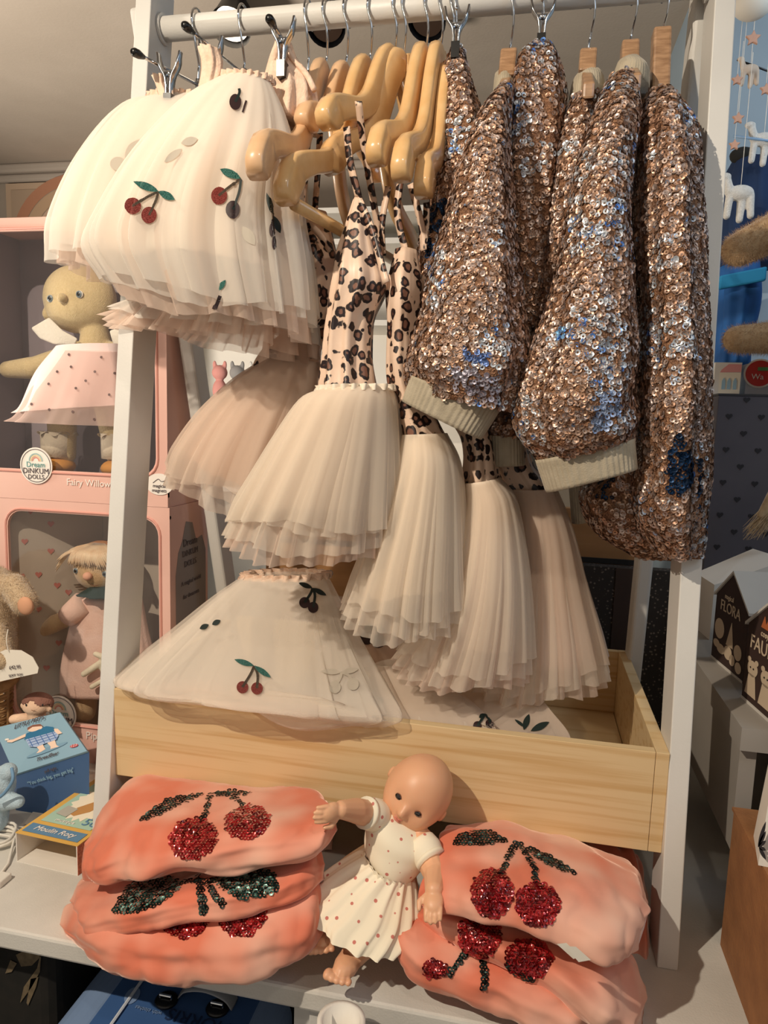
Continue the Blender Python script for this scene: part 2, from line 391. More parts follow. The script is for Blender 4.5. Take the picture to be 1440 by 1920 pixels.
back_leg(U(387, 1000, Y=.09), U(240, 12, Y=-.075), 1)
back_leg(U(1226, 1057, Y=.075), U(1347, -60, Y=-.07), -1)
YR, ZR, RR = -.0902, 1.2268, .0165
V, F = tube([(-w, YR, ZR), (w, YR, ZR)], RR, 24); ob('hanging_rod', V, F, W, rk, True)
V, F = tube([(-w+.0005, YR, ZR), (-w+.004, YR, ZR)], .021, 24); ob('rod_socket', V, F, W, rk)
V, F = tube([(w-.004, YR, ZR), (w-.0005, YR, ZR)], .021, 24); ob('rod_socket', V, F, W, rk)
tray = bevel(ob('tray', *box(-w+.015, w-.017, -.235, .16, .14, .152), MAPLE, rk), .001)
for nm, bx in (('front_panel', (-w, w-.0005-.016, -.249, -.235, .1332, .2652)), ('side_panel', (-w, -w+.015, -.2349, .16, .1332, .2652)), ('side_panel', (w-.016, w, -.249, .16, .1332, .2652)), ('back_panel', (-w+.0151, w-.0161, .146, .16, .1521, .2652))):
    p = bevel(ob(nm, *box(*bx), MAPLE, rk), .0008); p.parent = tray
# brown board leaning behind the rack
bb = tag(ob('brown_board', *box(-.36, .42, .30, .325, 0, .50), mat('brown_board', '#a5784a', '#94683c', 4, .6, stretch=(1, 3, 8))), 'brown wooden storage crate behind the rack, showing below the tutus', 'crate')
bb2 = ob('crate_groove', *box(-.36, .42, .296, .30, .395, .405), mat('dark_panel', '#1d1916'), bb)
# ------------------------------------------------------------------ ceiling spotlights
def spotlight(px, py, Y, lit, lab, s=1.0, tilt=(.2, -.6, -.8)):
    p = U(px, py, Y=Y); t = thing('ceiling_spotlight', lab, 'spotlight', (p[0], p[1], CZ)); d = unit(tilt)
    V, F = tube([p, p+d*.01, p+d*.02, p-d*.005, ][:2], .04, 8)
    a = unit(np.cross(d, (0, 0, 1))); b = np.cross(d, a); R = [(.0, .055), (.02, .05), (.07, .042), (.11, .02)]; n = 24; V = []; 
    for (l, r) in R:
        for j in range(n): V.append(p-d*l*s+(a*math.cos(2*math.pi*j/n)+b*math.sin(2*math.pi*j/n))*r*s)
    F = [(i*n+j, i*n+(j+1) % n, (i+1)*n+(j+1) % n, (i+1)*n+j) for i in range(3) for j in range(n)]+[tuple(range(3*n, 4*n))]
    ob('housing', V, F, DARKM, t, True)
    V = [p-d*.012*s+(a*math.cos(2*math.pi*j/n)+b*math.sin(2*math.pi*j/n))*.045*s for j in range(n)]; V += [v-d*.006 for v in V]
    mm = mat('lamp_glass', '#fff3dd', rough=.3) 
    if lit: bs = mm.node_tree.nodes['Principled BSDF']; bs.inputs['Emission Color'].default_value = (1, .85, .65, 1); bs.inputs['Emission Strength'].default_value = 3
    ob('lens', V, [tuple(range(n)), tuple(range(n, 2*n))[::-1]]+[(j, (j+1) % n, n+(j+1) % n, n+j) for j in range(n)], mm if lit else mat('lamp_glass_off', '#3a2b22', rough=.2), t)
    V, F = tube([p-d*.07*s, (p[0], p[1], CZ)], .012, 10); ob('stem', V, F, DARKM, t, True)
spotlight(432, 52, .75, True, 'black ceiling spotlight glowing white above the left end of the rod', 1.0, (0, -.5, -.85))
spotlight(612, 52, .85, False, 'black ceiling spotlight in the middle, behind the wooden hangers\' hooks', .95, (.1, -.6, -.8))
spotlight(800, 42, .9, False, 'black ceiling spotlight furthest right, behind the hooks near the first sequin skirt', .95, (-.1, -.6, -.8))
# framed rainbow picture on the back wall
t = thing('rainbow_picture', 'framed rainbow picture on the far wall, left behind the white tutu', 'picture', U(90, 370, Y=1.87))
def wq(px0, py0, px1, py1, Y): a = U(px0, py1, Y=Y); b = U(px1, py0, Y=Y); return a, b
a, b = wq(15, 335, 250, 470, 1.87)
ob('frame', *box(a[0], b[0], 1.87, 1.8995, a[2], b[2]), mat('picture_frame', '#b89f86', rough=.6), t)
ob('print', *box(a[0]+.03, b[0]-.03, 1.865, 1.87, a[2]+.03, b[2]-.03), mat('picture_print', '#a8917a', rough=.7), t)
cx, cz = (a[0]+b[0])/2+.05, a[2]+.04
for k, (r, col) in enumerate(((.34, '#b07c5f'), (.28, '#b99a7b'), (.22, '#c4a48c'), (.16, '#a9846c'))):
    pts = [(cx+r*math.cos(q), 1.863-.0003*k, cz+r*math.sin(q)*.85) for q in np.linspace(0, math.pi, 24)]+[(cx+(r-.055)*math.cos(q), 1.863-.0003*k, cz+(r-.055)*math.sin(q)*.85) for q in np.linspace(math.pi, 0, 24)]
    flat_poly(pts, mat('rainbow_band_%d' % k, col, rough=.7), 'rainbow_band', t)
# ------------------------------------------------------------------ hangers
def hook(P, lean=0, r=.0016, parent=None, top=None, bend=.012):
    """wire hook over the rod and down to point P"""
    x = P[0]; R_ = RR+.004; pts = []
    for a in np.linspace(200, -20, 12): pts.append((x+lean*.3, YR+R_*math.cos(math.radians(a))*1.05, ZR+R_*math.sin(math.radians(a))))
    pts = [(x+lean*.3, YR+R_*1.0*math.cos(math.radians(a)), ZR+.002+R_*math.sin(math.radians(a))) for a in np.linspace(-35, 200, 14)]
    xm = x+lean*.3
    pts += [(xm+bend*.3, YR-R_*.75, ZR-.03), (x+bend*.1, P[1], ZR-.052), (x, P[1], ZR-.06), tuple(P)]
    V, F = tube(pts, r, 8, smooth_n=60); return ob('hook', V, F, CHROME, parent, True)
def hanger(top, ends, m, lab, hw=.016, th=.0085, bar=False, Yt=YR, Ye=(-.235,), group='wooden hangers of the leopard dresses', short=1.0):
    P0 = U(*top, Y=Yt); t = thing('wooden_hanger', lab, 'hanger', P0, group)
    hook(P0, parent=t, bend=.02)
    E = U(*ends, Y=Ye[0]); v = E-P0; sides = [v, np.array([-v[0], -v[1]*short, v[2]])]
    for k, s in enumerate(sides):
        sh = np.array([s[0], s[1], 0]); up = np.array([0, 0, 1.]); n = unit(np.cross(sh, up))
        prof = [(0, .0), (.1, -.02), (.22, -.2), (.36, -.50), (.52, -.66), (.72, -.74), (.88, -.82), (.97, -.93), (1.0, -1.02)]
        C0 = cat_rom([P0+sh*a+up*(-s[2])*b for a, b in prof], 30); hgt = np.interp(np.linspace(0, 1, 30), [0, .1, .3, .6, .8, .93, 1], [.014, .02, .017, .014, .019, .018, .009])
        V = []; na = 12; Tn = np.gradient(C0, axis=0)
        for i in range(30):
            tt = unit(Tn[i]); uu = unit(np.cross(n, tt)); uu = uu if uu[2] > 0 else -uu
            if i < 3: uu = unit(uu+up)
            for j in range(na):
                a = 2*math.pi*j/na; c_, s_ = math.cos(a), math.sin(a); c_ = math.copysign(abs(c_)**.45, c_); s_ = math.copysign(abs(s_)**.45, s_)
                V.append(C0[i]+uu*c_*hgt[i]+n*s_*th*(1.35 if i > 22 else 1))
        F = [(i*na+j, i*na+(j+1) % na, (i+1)*na+(j+1) % na, (i+1)*na+j) for i in range(29) for j in range(na)]+[tuple(range(na))[::-1], tuple(range(29*na, 30*na))]
        ob('hanger_arm', V, F, m, t, True)
    if bar:
        a, b = P0+sides[0]*[.9, .9, 1.0], P0+sides[1]*[.9, .9, 1.0]; V, F = tube([a, b], .008, 14); ob('trouser_bar', V, F, m, t, True)
    return t, P0, E
HL = [((610, 150), (482, 322), HWOOD2, 'pale wooden hanger nearest the white tutu, its wide end pointing left', False, -.36),
      ((648, 147), (572, 238), HWOOD2, 'pale wooden hanger with a short rounded end above the leftmost one', False, -.2),
      ((692, 140), (534, 372), HWOOD, 'golden wooden hanger with notched end and the lowest tip', True, -.31),
      ((738, 118), (612, 232), HWOOD, 'long curved wooden hanger in front with leopard strap near its end', False, -.24),
      ((755, 122), (618, 318), HWOOD, 'golden wooden hanger whose tip sits under the long curved one', False, -.2),
      ((796, 116), (706, 300), HWOOD, 'golden wooden hanger with a pink loop round its notched tip', False, -.26),
      ((823, 114), (752, 330), HWOOD, 'golden wooden hanger second from the sequin skirt', False, -.25),
      ((842, 150), (794, 362), HWOOD, 'reddish wooden hanger end touching the first sequin skirt', False, -.22)]
for tp, en, mm, lab, br, ye in HL: hanger(tp, en, mm, lab, bar=br, Ye=(ye,))
def clip_hanger(cx, cy, tipx, tipy, lab, Yt=-.24):
    P0 = U(cx, cy, Y=YR); t = thing('clip_hanger', lab, 'hanger', P0, 'metal clip hangers'); hook(P0, parent=t, bend=.01)
    E = U(tipx, tipy, Y=Yt); d = unit(E-P0); Bk = P0-(E-P0)*[1, 1, .6]
    V, F = tube([E, P0], .0022, 10); ob('cross_bar', V, F, CHROME, t, True)
    V, F = tube([P0, Bk], .0022, 10); ob('cross_bar', V, F, CHROME, t, True)
    V, F = tube([P0+(0, 0, .008), P0-(0, 0, .008)], .0045, 10); ob('bar_joint', V, F, CHROME, t, True)
    for e in (E, Bk):
        dd = unit(P0-e); V, F = tube([e-dd*.004, e, e+dd*.008, e+dd*.02], [.0035, .0055, .0055, .0028], 12); ob('end_cap', V, F, BLACKR, t, True)
    return t, P0, E
def clip(t, px, py, Y, L=.062, flip=1):
    """spring clip of two bent steel leaves"""
    p = U(px, py, Y=Y)
    for s in (-1, 1):
        pts = [p+(s*.016, 0, L*.50), p+(s*.012, 0, L*.2), p+(s*.004, 0, -L*.05), p+(s*.003, 0, -L*.5)]
        q = []; 
        for i, x in enumerate(cat_rom(pts, 10)): q.append(x)
        q = np.array(q); wv = np.array([0, .0065, 0]); nx = np.array([.0016, 0, 0]); V = []
        for i, x in enumerate(q):
            ww = wv*(1 if i > 1 else .7); V += [x-ww-nx, x+ww-nx, x+ww+nx, x-ww+nx]
        F = [(i*4+j, i*4+(j+1) % 4, (i+1)*4+(j+1) % 4, (i+1)*4+j) for i in range(9) for j in range(4)]+[(3, 2, 1, 0), (36, 37, 38, 39)]
        o = ob('clip_leaf', V, F, CHROME, t, True); bevel(o, .001)
    V, F = tube([p+(-.006, 0, .004), p+(.006, 0, .004)], .004, 10); ob('clip_spring', V, F, CHROME, t, True)
    V, F = obox(p+(0, 0, -L*.52), (.0055, 0, 0), (0, .008, 0), (0, 0, .01)); ob('clip_pad', V, F, BLACKR, t)
c1 = clip_hanger(372, 160, 252, 98, 'metal clip hanger at the left end of the rod, black tip furthest left'); clip(c1[0], 318, 145, -.205)
c2 = clip_hanger(457, 140, 347, 48, 'metal clip hanger second from the left end of the rod'); clip(c2[0], 396, 118, -.205)
c3 = clip_hanger(577, 145, 505, 35, 'metal clip hanger third from the left, holding the peach ruffled tutu'); clip(c3[0], 530, 82, -.2)
# ------------------------------------------------------------------ tulle garments
TW = tulle('white_tulle', '#faf4ea', .40); TC = tulle('cream_tulle', '#f8ecdc', .38); TP = tulle('peach_tulle', '#f3dccb', .42); TD = tulle('dusty_tulle', '#ead7c6', .36); TS = tulle('sheer_tulle', '#fbf1e4', .20)
LIN = mat('cream_lining', '#f6e8d6', '#f0e0ca', 12, .8, bump=.2, bscale=90); PLIN = mat('peach_lining', '#ecd0bb', '#e4c5ae', 12, .8, bump=.2, bscale=90)
RUF = mat('ruffle_cotton', '#efd2bb', '#e3bfa5', 60, .85, bump=.4, bscale=220)
GRED = mat('red_glitter', '#963634', '#dc7a70', 900, .35, .55, bump=1, bscale=1600, kind='noise'); GTEAL = mat('teal_glitter', '#2a7069', '#79bdb0', 900, .35, .5, bump=1, bscale=1600)
GSTEM = mat('stem_glitter', '#54483c', '#8a7c6c', 900, .4, .4, bump=1, bscale=1600); PDARK = mat('dark_print', '#2a1212', rough=.6); PDARKL = mat('dark_leaf_print', '#10211d', rough=.6); PGHOST = mat('faint_print', '#b5aa9a', rough=.7)
def skirt(parent, L, R, Y, b, layers, nf=14, fold=.16, nr=26, na=150, name='tulle_layer', seed=1, sq=1):
    """several open-bottomed layers of gathered net. layers: (material, scale, extra length, fold factor)"""
    A = prail(L, Y); B = prail(R, Y); objs = []
    for k, (mm, s, ex, ff) in enumerate(layers):
        a, bb_, w_ = A.copy(), B.copy(), np.array(b, float)*s
        c = (a+bb_)/2; a = c+(a-c)*s; bb_ = c+(bb_-c)*s
        da, db = a[-1]-a[-2], bb_[-1]-bb_[-2]; a[-1] += unit(da)*ex; bb_[-1] += unit(db)*ex
        V, F = loft(a, bb_, w_, nr, na, fold*ff, nf+k*3, .12, 1, seed*1.7+k, close=False, seed=seed*10+k, sharp=False, sq=sq)
        # ragged hem
        V = V.reshape(nr, na, 3); rs = np.random.RandomState(seed*7+k); ths = np.linspace(0, 2*np.pi, na, endpoint=False)
        hem = .006*np.sin(3*ths+k+seed)+.0022*np.sin(7*ths+2*k)+.0008*np.sin(29*ths)
        for q in range(5): V[nr-1-q, :, 2] += hem*(1-q/5)
        V = V.reshape(-1, 3); objs.append(ob(name, V, F, mm, parent, True))
    return objs
def cherry(tree, parent, c1, c2, top, l1=None, l2=None, r=14, mats=(GRED, GTEAL, GSTEM), nm='cherry_print', eps=.0015, ry=None):
    for c in (c1, c2):
        if c: patch('cherry', circ(c[0], c[1], r, ry or r*1.05), tree, mats[0], parent, eps); patch('stem', stroke([c, ((c[0]+top[0])/2+4, (c[1]+top[1])/2-4), top], 5), tree, mats[2], parent, eps*1.1)
    for l in (l1, l2):
        if l: patch('leaf', leaf(top if len(l) < 3 else l[2], l[:2], r*.95), tree, mats[1], parent, eps*1.2)
def waistband(parent, x0, y0, x1, y1, Y, h=.012, m=RUF, n=40, b=.02, nf=22):
    A = prail([(x0, y0-6), (x0, y0+6)], Y); B = prail([(x1, y1-6), (x1, y1+6)], Y)
    V, F = loft(A, B, [b, b], 8, 120, .14, nf, 1, 1, close=False); return ob('ruffled_waistband', V, F, m, parent, True)
# -- three cherry tutus on clip hangers
t = thing('cherry_tutu', 'white cherry-print tutu hanging furthest left from the first clip hanger', 'skirt', U(330, 190, Y=-.16), 'white cherry tutus on clip hangers')
o = skirt(t, [(288, 184), (225, 215), (160, 310), (118, 420), (116, 490)], [(400, 186), (450, 240), (490, 340), (500, 440), (470, 530)], -.17, [.02, .055, .085, .10, .10],
          [(TW, 1, 0, 1), (TW, .93, -.01, 1.2), (TP, .86, .012, 1.3), (LIN, .8, -.03, .6)], 11, .07, seed=1)
waistband(t, 284, 182, 400, 186, -.17)
for (px, py, ww) in ((300, 165, 28),): 
    V, F = loft(prail([(285, 140), (292, 160), (300, 188)], -.2), prail([(312, 142), (312, 160), (330, 190)], -.2), [.006, .005, .006], 12, 24, .3, 5, 1, 1); ob('ruffled_strap', V, F, RUF, t, True)
tr = bvh(o); cherry(tr, t, (232, 460), None, (228, 452), r=9, mats=(PDARK, PDARKL, GSTEM))
patch('cherry', circ(222, 308, 15, 13), tr, PGHOST, t); patch('leaf', leaf((235, 300), (265, 262), 22), tr, PGHOST, t)
t = thing('cherry_tutu', 'large white cherry-print tutu with glittery cherries, in front on the second clip hanger', 'skirt', U(450, 150, Y=-.22), 'white cherry tutus on clip hangers')
o = skirt(t, [(410, 150), (345, 200), (262, 300), (205, 400), (180, 470), (215, 530)], [(505, 150), (535, 215), (556, 300), (560, 400), (574, 500), (580, 590)], [-.22, -.225, -.235, -.24, -.24, -.24], [.02, .05, .075, .09, .095, .09],
          [(TW, 1, 0, 1), (TW, .95, .012, 1.2), (TP, .88, .03, 1.4), (LIN, .84, -.045, .5)], 12, .075, seed=2)
waistband(t, 408, 148, 508, 150, -.22)
V, F = loft(prail([(372, 86), (378, 120), (372, 170)], -.235), prail([(405, 88), (412, 120), (402, 172)], -.235), [.006, .005, .006], 14, 24, .3, 5, 1, 1); ob('ruffled_strap', V, F, RUF, t, True)
tr = bvh(o)
cherry(tr, t, (250, 387), (280, 404), (298, 360), (252, 342), (330, 376), 15)
cherry(tr, t, (411, 368), None, (452, 336), (412, 318), None, 16); cherry(tr, t, (437, 394), None, (452, 338), None, None, 13, (PDARK, PDARKL, PDARKL), ry=17)
cherry(tr, t, (441, 193), None, (448, 168), None, None, 11, (PDARK, PDARKL, PDARKL), ry=15); patch('stem', stroke([(455, 212), (462, 190)], 4), tr, PDARK, t)
patch('leaf', leaf((340, 270), (372, 262), 16), tr, PGHOST, t); patch('leaf', leaf((308, 305), (342, 280), 14), tr, PGHOST, t); patch('leaf', leaf((455, 425), (478, 460), 20), tr, PGHOST, t)
patch('leaf', leaf((500, 362), (512, 405), 9), tr, PDARKL, t); patch('leaf', leaf((512, 405), (526, 438), 14), tr, PDARKL, t); patch('cherry', circ(510, 432, 5, 13), tr, PDARK, t); patch('cherry', circ(514, 456, 4, 13), tr, PDARK, t); patch('stem', stroke([(512, 400), (509, 430)], 3), tr, PDARK, t)
patch('leaf', leaf((410, 545), (424, 525), 10), tr, GTEAL, t); patch('stem', stroke([(402, 580), (412, 555)], 7), tr, PDARK, t)
t = thing('cherry_tutu', 'peach ruffled cherry-print tutu bunched behind the large white one, under the third clip', 'skirt', U(540, 90, Y=-.16), 'white cherry tutus on clip hangers')
V, F = loft(prail([(517, 78), (508, 120), (500, 165), (505, 230)], -.17), prail([(545, 80), (560, 125), (588, 170), (590, 240)], -.17), [.01, .02, .03, .04], 24, 60, .14, 8, .5, 1, seed=5); ob('ruffled_bodice', V, F, RUF, t, True)
V, F = tube(prail([(527, 75), (515, 105), (505, 140), (500, 165)], -.185), .0065, 8, smooth_n=20); ob('braided_trim', V, F, RUF, t, True)
V, F = tube(prail([(527, 75), (550, 110), (575, 140), (590, 170)], -.185), .004, 8, smooth_n=20); ob('braided_trim', V, F, RUF, t, True)
o = skirt(t, [(500, 180), (420, 330), (350, 470), (290, 560), (230, 590)], [(590, 190), (572, 330), (572, 430), (578, 540), (586, 640)], -.13, [.03, .06, .09, .10, .10],
          [(TW, 1, 0, 1), (TP, .92, .02, 1.5), (TP, .85, .03, 1.5)], 15, .09, seed=4)
tr = bvh(o); patch('cherry', circ(552, 500, 7, 20), tr, PDARK, t); patch('leaf', leaf((545, 455), (558, 470), 12), tr, PDARKL, t); patch('cherry', circ(330, 562, 11, 8), tr, PDARK, t)
# ------------------------------------------------------------------ leopard dresses
def leopard():
    m = bpy.data.materials.new('leopard_satin'); m.use_nodes = True; N = m.node_tree; L = N.links; b = N.nodes['Principled BSDF']; b.inputs['Roughness'].default_value = .42
    tc = N.nodes.new('ShaderNodeTexCoord'); ns = N.nodes.new('ShaderNodeTexNoise'); ns.inputs['Scale'].default_value = 60
    mx = N.nodes.new('ShaderNodeMix'); mx.data_type = 'VECTOR'; mx.inputs['Factor'].default_value = .006*2.2
    L.new(tc.outputs['Object'], ns.inputs['Vector']); L.new(tc.outputs['Object'], mx.inputs['A']); L.new(ns.outputs['Color'], mx.inputs['B'])
    v = N.nodes.new('ShaderNodeTexVoronoi'); v.inputs['Scale'].default_value = 62; v.inputs['Randomness'].default_value = .7; L.new(mx.outputs['Result'], v.inputs['Vector'])
    n2 = N.nodes.new('ShaderNodeTexNoise'); n2.inputs['Scale'].default_value = 150; L.new(tc.outputs['Object'], n2.inputs['Vector'])
    ad = N.nodes.new('ShaderNodeMath'); ad.operation = 'MULTIPLY_ADD'; ad.inputs[1].default_value = .22; L.new(n2.outputs[0], ad.inputs[0]); L.new(v.outputs['Distance'], ad.inputs[2])
    r = N.nodes.new('ShaderNodeValToRGB'); e = r.color_ramp.elements
    e[0].position = 0; e[0].color = lin('#7d5646'); e[1].position = .34; e[1].color = lin('#7d5646')
    for p, c in ((.38, '#231516'), (.56, '#1f1314'), (.60, '#e3c4ac'), (1, '#e6c9b2')): q = e.new(p); q.color = lin(c)
    L.new(ad.outputs[0], r.inputs[0]); L.new(r.outputs[0], b.inputs['Base Color']); return m
LEO = leopard()
STR = LEO
def bodice(t, L, R, Y, b, nf=6, fold=.09, seed=1, nr=34):
    V, F = loft(prail(L, Y), prail(R, Y), b, nr, 60, fold, nf, .4, 1, seed, seed=seed, wrinkle=.02); return ob('leopard_bodice', V, F, LEO, t, True)
def strap(t, pts, Y, wd_=.0045):
    P = cat_rom(prail(pts, Y) if np.isscalar(Y) else prail(pts, Y), 24); V = []
    T_ = np.gradient(P, axis=0)
    for p, q in zip(P, T_):
        s = unit(np.cross(unit(q), (.3, 1, .1))); nn = unit(np.cross(unit(q), s))*.0012; s = s*wd_
        V += [p-s-nn, p+s-nn, p+s+nn, p-s+nn]
    F = [(i*4+j, i*4+(j+1) % 4, (i+1)*4+(j+1) % 4, (i+1)*4+j) for i in range(23) for j in range(4)]+[(3, 2, 1, 0), (92, 93, 94, 95)]
    return ob('strap', V, F, STR, t, True)
G = 'leopard dresses with tulle skirts'
t = thing('tulle_dress', 'shaded leopard dress furthest left, its tulle skirt swung out to the left', 'dress', U(560, 330, Y=-.1), G)
bodice(t, [(572, 400), (560, 450), (566, 520), (560, 600), (492, 660), (470, 690)], [(612, 398), (625, 450), (636, 520), (630, 600), (605, 650), (602, 700)], -.1, [.02, .04, .045, .045, .045, .045], seed=2)
skirt(t, [(498, 672), (440, 712), (380, 772), (338, 835), (326, 868)], [(600, 680), (612, 740), (606, 820), (598, 900), (590, 955)], -.12, [.03, .055, .075, .09, .095], [(TD, 1, 0, 1), (TD, .95, .012, 1), (TD, .9, .03, 1), (PLIN, .78, -.02, .5)], 12, .07, seed=6)
strap(t, [(575, 268), (572, 330), (568, 400), (600, 440), (620, 470)], -.16); strap(t, [(600, 250), (596, 320), (590, 400)], -.1)
t = thing('tulle_dress', 'leopard dress in front with a bright cream tulle skirt, centre of the rack', 'dress', U(665, 300, Y=-.2), G)
bodice(t, [(664, 368), (650, 420), (634, 480), (626, 540), (614, 610), (608, 680), (602, 738)], [(678, 368), (694, 420), (712, 490), (727, 535), (700, 600), (698, 670), (706, 738)], -.22, [.004, .02, .035, .045, .04, .04, .045], seed=3, nf=7, fold=.1)
o = skirt(t, [(602, 730), (566, 750), (522, 815), (484, 880), (455, 930), (436, 968)], [(735, 726), (746, 760), (752, 840), (755, 900), (757, 950), (758, 985)], -.24, [.045, .065, .08, .09, .095, .095],
          [(TC, 1, -.005, 1), (TC, .96, .0, 1.1), (TC, .92, .028, 1.2), (TP, .84, .045, 1.3), (LIN, .78, -.03, .5)], 17, .055, seed=7)
waistband(t, 604, 730, 735, 727, -.24, m=LIN, b=.045)
strap(t, [(650, 238), (656, 300), (672, 368)], [-.235, -.23, -.225]); strap(t, [(672, 190), (682, 270), (704, 400), (716, 470)], [-.25, -.22, -.18, -.16]); strap(t, [(672, 370), (700, 440), (724, 530)], [-.225, -.24, -.255])
t = thing('tulle_dress', 'leopard dress just right of the front one, its skirt half hidden behind it', 'dress', U(750, 340, Y=-.2), G)
bodice(t, [(742, 470), (728, 540), (730, 620), (728, 700), (740, 770), (752, 830)], [(782, 470), (792, 540), (786, 620), (790, 700), (810, 770), (842, 830)], -.2, [.02, .04, .04, .04, .04, .045], seed=4)
skirt(t, [(752, 815), (740, 870), (705, 970), (672, 1060), (652, 1115)], [(838, 812), (864, 870), (874, 970), (879, 1060), (884, 1130)], -.21, [.045, .065, .08, .09, .095],
      [(TC, 1, 0, 1), (TC, .95, .02, 1.2), (TC, .9, .035, 1.3), (LIN, .8, -.02, .5)], 15, .06, seed=8)
strap(t, [(752, 330), (745, 400), (760, 470)], -.18); strap(t, [(728, 350), (716, 420), (718, 480)], -.14); strap(t, [(770, 345), (790, 420), (795, 470)], -.16)
t = thing('tulle_dress', 'leopard dress with a long cream skirt below the first jacket cuff', 'dress', U(850, 400, Y=-.2), G)
bodice(t, [(790, 520), (800, 650), (830, 760), (868, 830), (868, 905)], [(840, 520), (860, 650), (905, 760), (925, 830), (935, 905)], -.15, [.02, .03, .035, .04, .045], seed=5)
skirt(t, [(866, 905), (862, 960), (830, 1070), (790, 1160), (752, 1215)], [(938, 895), (970, 940), (990, 1050), (998, 1150), (1000, 1230)], -.17, [.045, .06, .08, .09, .09],
      [(TC, 1, 0, 1), (TC, .95, .02, 1.2), (TP, .9, .03, 1.3), (LIN, .8, -.02, .5)], 15, .06, seed=9)
strap(t, [(800, 380), (800, 450), (810, 520)], -.14)
t = thing('tulle_dress', 'leopard dress furthest right and furthest back, skirt dropping into the tray', 'dress', U(940, 400, Y=-.1), G)
bodice(t, [(880, 560), (900, 700), (900, 800), (920, 870), (945, 925)], [(940, 560), (970, 700), (985, 800), (1000, 870), (1040, 925)], -.07, [.02, .03, .035, .04, .045], seed=6)
skirt(t, [(945, 915), (940, 1000), (920, 1120), (895, 1220), (875, 1270)], [(1045, 915), (1075, 990), (1100, 1090), (1125, 1180), (1138, 1235)], -.09, [.045, .06, .08, .09, .09],
      [(TD, 1, 0, 1), (TC, .95, .02, 1.2), (TP, .9, .03, 1.3), (PLIN, .8, -.02, .5)], 15, .06, seed=10)
# ------------------------------------------------------------------ sequin jackets and skirts
SEQ = mat('sequin', '#c79a7b', rough=.42, metal=.65, attr='Col'); SEQR = mat('red_sequin', '#8c1020', rough=.2, metal=.45, attr='Col', coat=.5)
SBASE = mat('sequin_backing', '#6b4a38', '#b08260', 260, .4, .5, bump=.9, bscale=420, lo=.3, hi=.75); SDARK = mat('shaded_backing', '#1c1412', rough=.9)  # near-black backing: shade between the jackets put into the colour
RIB = mat('ribbed_knit', '#b5a993', '#a89c86', 60, .75, bump=.2, bscale=600, sheen=.3)
def PRJ(P): d = np.asarray(P)-CAM; z = d@FW; return np.stack([720+FPX*(d@RI)/z, 960-FPX*(d@UPV)/z], 1)
def seq_colors(P, N, blues=(), tone=1.0):
    n = len(P); px = PRJ(P); cop = np.array([[.62, .36, .22], [.70, .45, .31], [.50, .28, .17], [.74, .56, .45], [.55, .42, .36]]); sil = np.array([.62, .66, .72]); blu = np.array([.10, .22, .55]); nav = np.array([.008, .03, .09])
    c = cop[np.random.randint(0, 5, n)]*np.random.uniform(.52, .95, (n, 1))*tone*np.array([.97, 1.0, 1.08])
    ns = np.array([mnoise.noise(Vector(p*14)) for p in P]); r = np.random.rand(n)
    k = (ns > .15) & (r < .35); c[k] = sil*np.random.uniform(.7, 1.1, (k.sum(), 1))
    k = (ns > .33) & (r > .9); c[k] = blu*np.random.uniform(.7, 1.3, (k.sum(), 1)); k = r > .992; c[k] = [.35, .45, .65]
    for poly, cl in blues:
        pp = np.array(poly); x0, y0 = pp.min(0); x1, y1 = pp.max(0)
        for i in np.where((px[:, 0] > x0) & (px[:, 0] < x1) & (px[:, 1] > y0) & (px[:, 1] < y1))[0]:
            if N[i]@(P[i]-CAM) < 0 and inside(poly, px[i, 0], px[i, 1]): c[i] = np.array(cl)*random.uniform(.5, 1.8)
    return np.hstack([c, np.ones((n, 1))])
def sequined(t, name, L, R, Y, b, n, fold=.10, nf=5, seed=1, blues=(), wr=.035, sq=.9, r=.0034, ph=0, amp0=.3):
    V, F = loft(prail(L, Y), prail(R, Y), b, 44, 84, fold, nf, amp0, 1, ph, seed=seed, wrinkle=wr, sq=sq)
    o = ob(name, V, F, SBASE, t, True)
    P, N = sample(V, F, n); cen = V.mean(0)
    col = seq_colors(P, N, blues)
    s = rings_obj('sequins', P, N, np.random.uniform(.8, 1.1, n)*r, SEQ, t, colors=col, tilt=.19); s.parent = o if False else t
    return o
def cuff(t, quad, Y, dep, name='ribbed_cuff', nf=46):
    """knitted band with real ribs: quad = top-left, top-right, bottom-right, bottom-left in the photograph"""
    A = prail([quad[0], quad[3]], Y); B = prail([quad[1], quad[2]], Y); V, F = loft(A, B, [dep, dep*.85], 10, 220, .014, nf, 1, 1, close=True, sq=.75)
    return ob(name, V, F, RIB, t, True)
def flat_hanger(px, py, px1, py1, lab, Y=YR, wdt=.011):
    """slim wooden hanger seen end-on: hook, neck and two arms inside the garment"""
    P0 = U(px, py, Y=Y); P1 = U(px1, py1, Y=Y-.015); t = thing('jacket_hanger', lab, 'hanger', P0, 'slim wooden hangers of the sequin jackets'); hook(P0, parent=t, bend=.015)
    hm = mat('slim_hanger_wood', '#b08a68', '#8f6c4e', 8, .35, coat=.3, stretch=(6, 6, 30))
    V, F = obox((P0+P1)/2, (wdt, 0, 0), (0, .014, 0), (P1-P0)/2*1.0); bevel(ob('hanger_neck', V, F, hm, t), .003)
    for s in (-1, 1):
        V, F = hexa([P1+(-.007, s*.01, -.03), P1+(.007, s*.01, -.03), P1+(.007, s*.085, -.065), P1+(-.007, s*.085, -.065)][::1 if s > 0 else -1], [P1+(-.007, s*.01, .0), P1+(.007, s*.01, .0), P1+(.007, s*.085, -.045), P1+(-.007, s*.085, -.045)][::1 if s > 0 else -1])
        bevel(ob('hanger_arm', V, F, hm, t), .003)
    return t
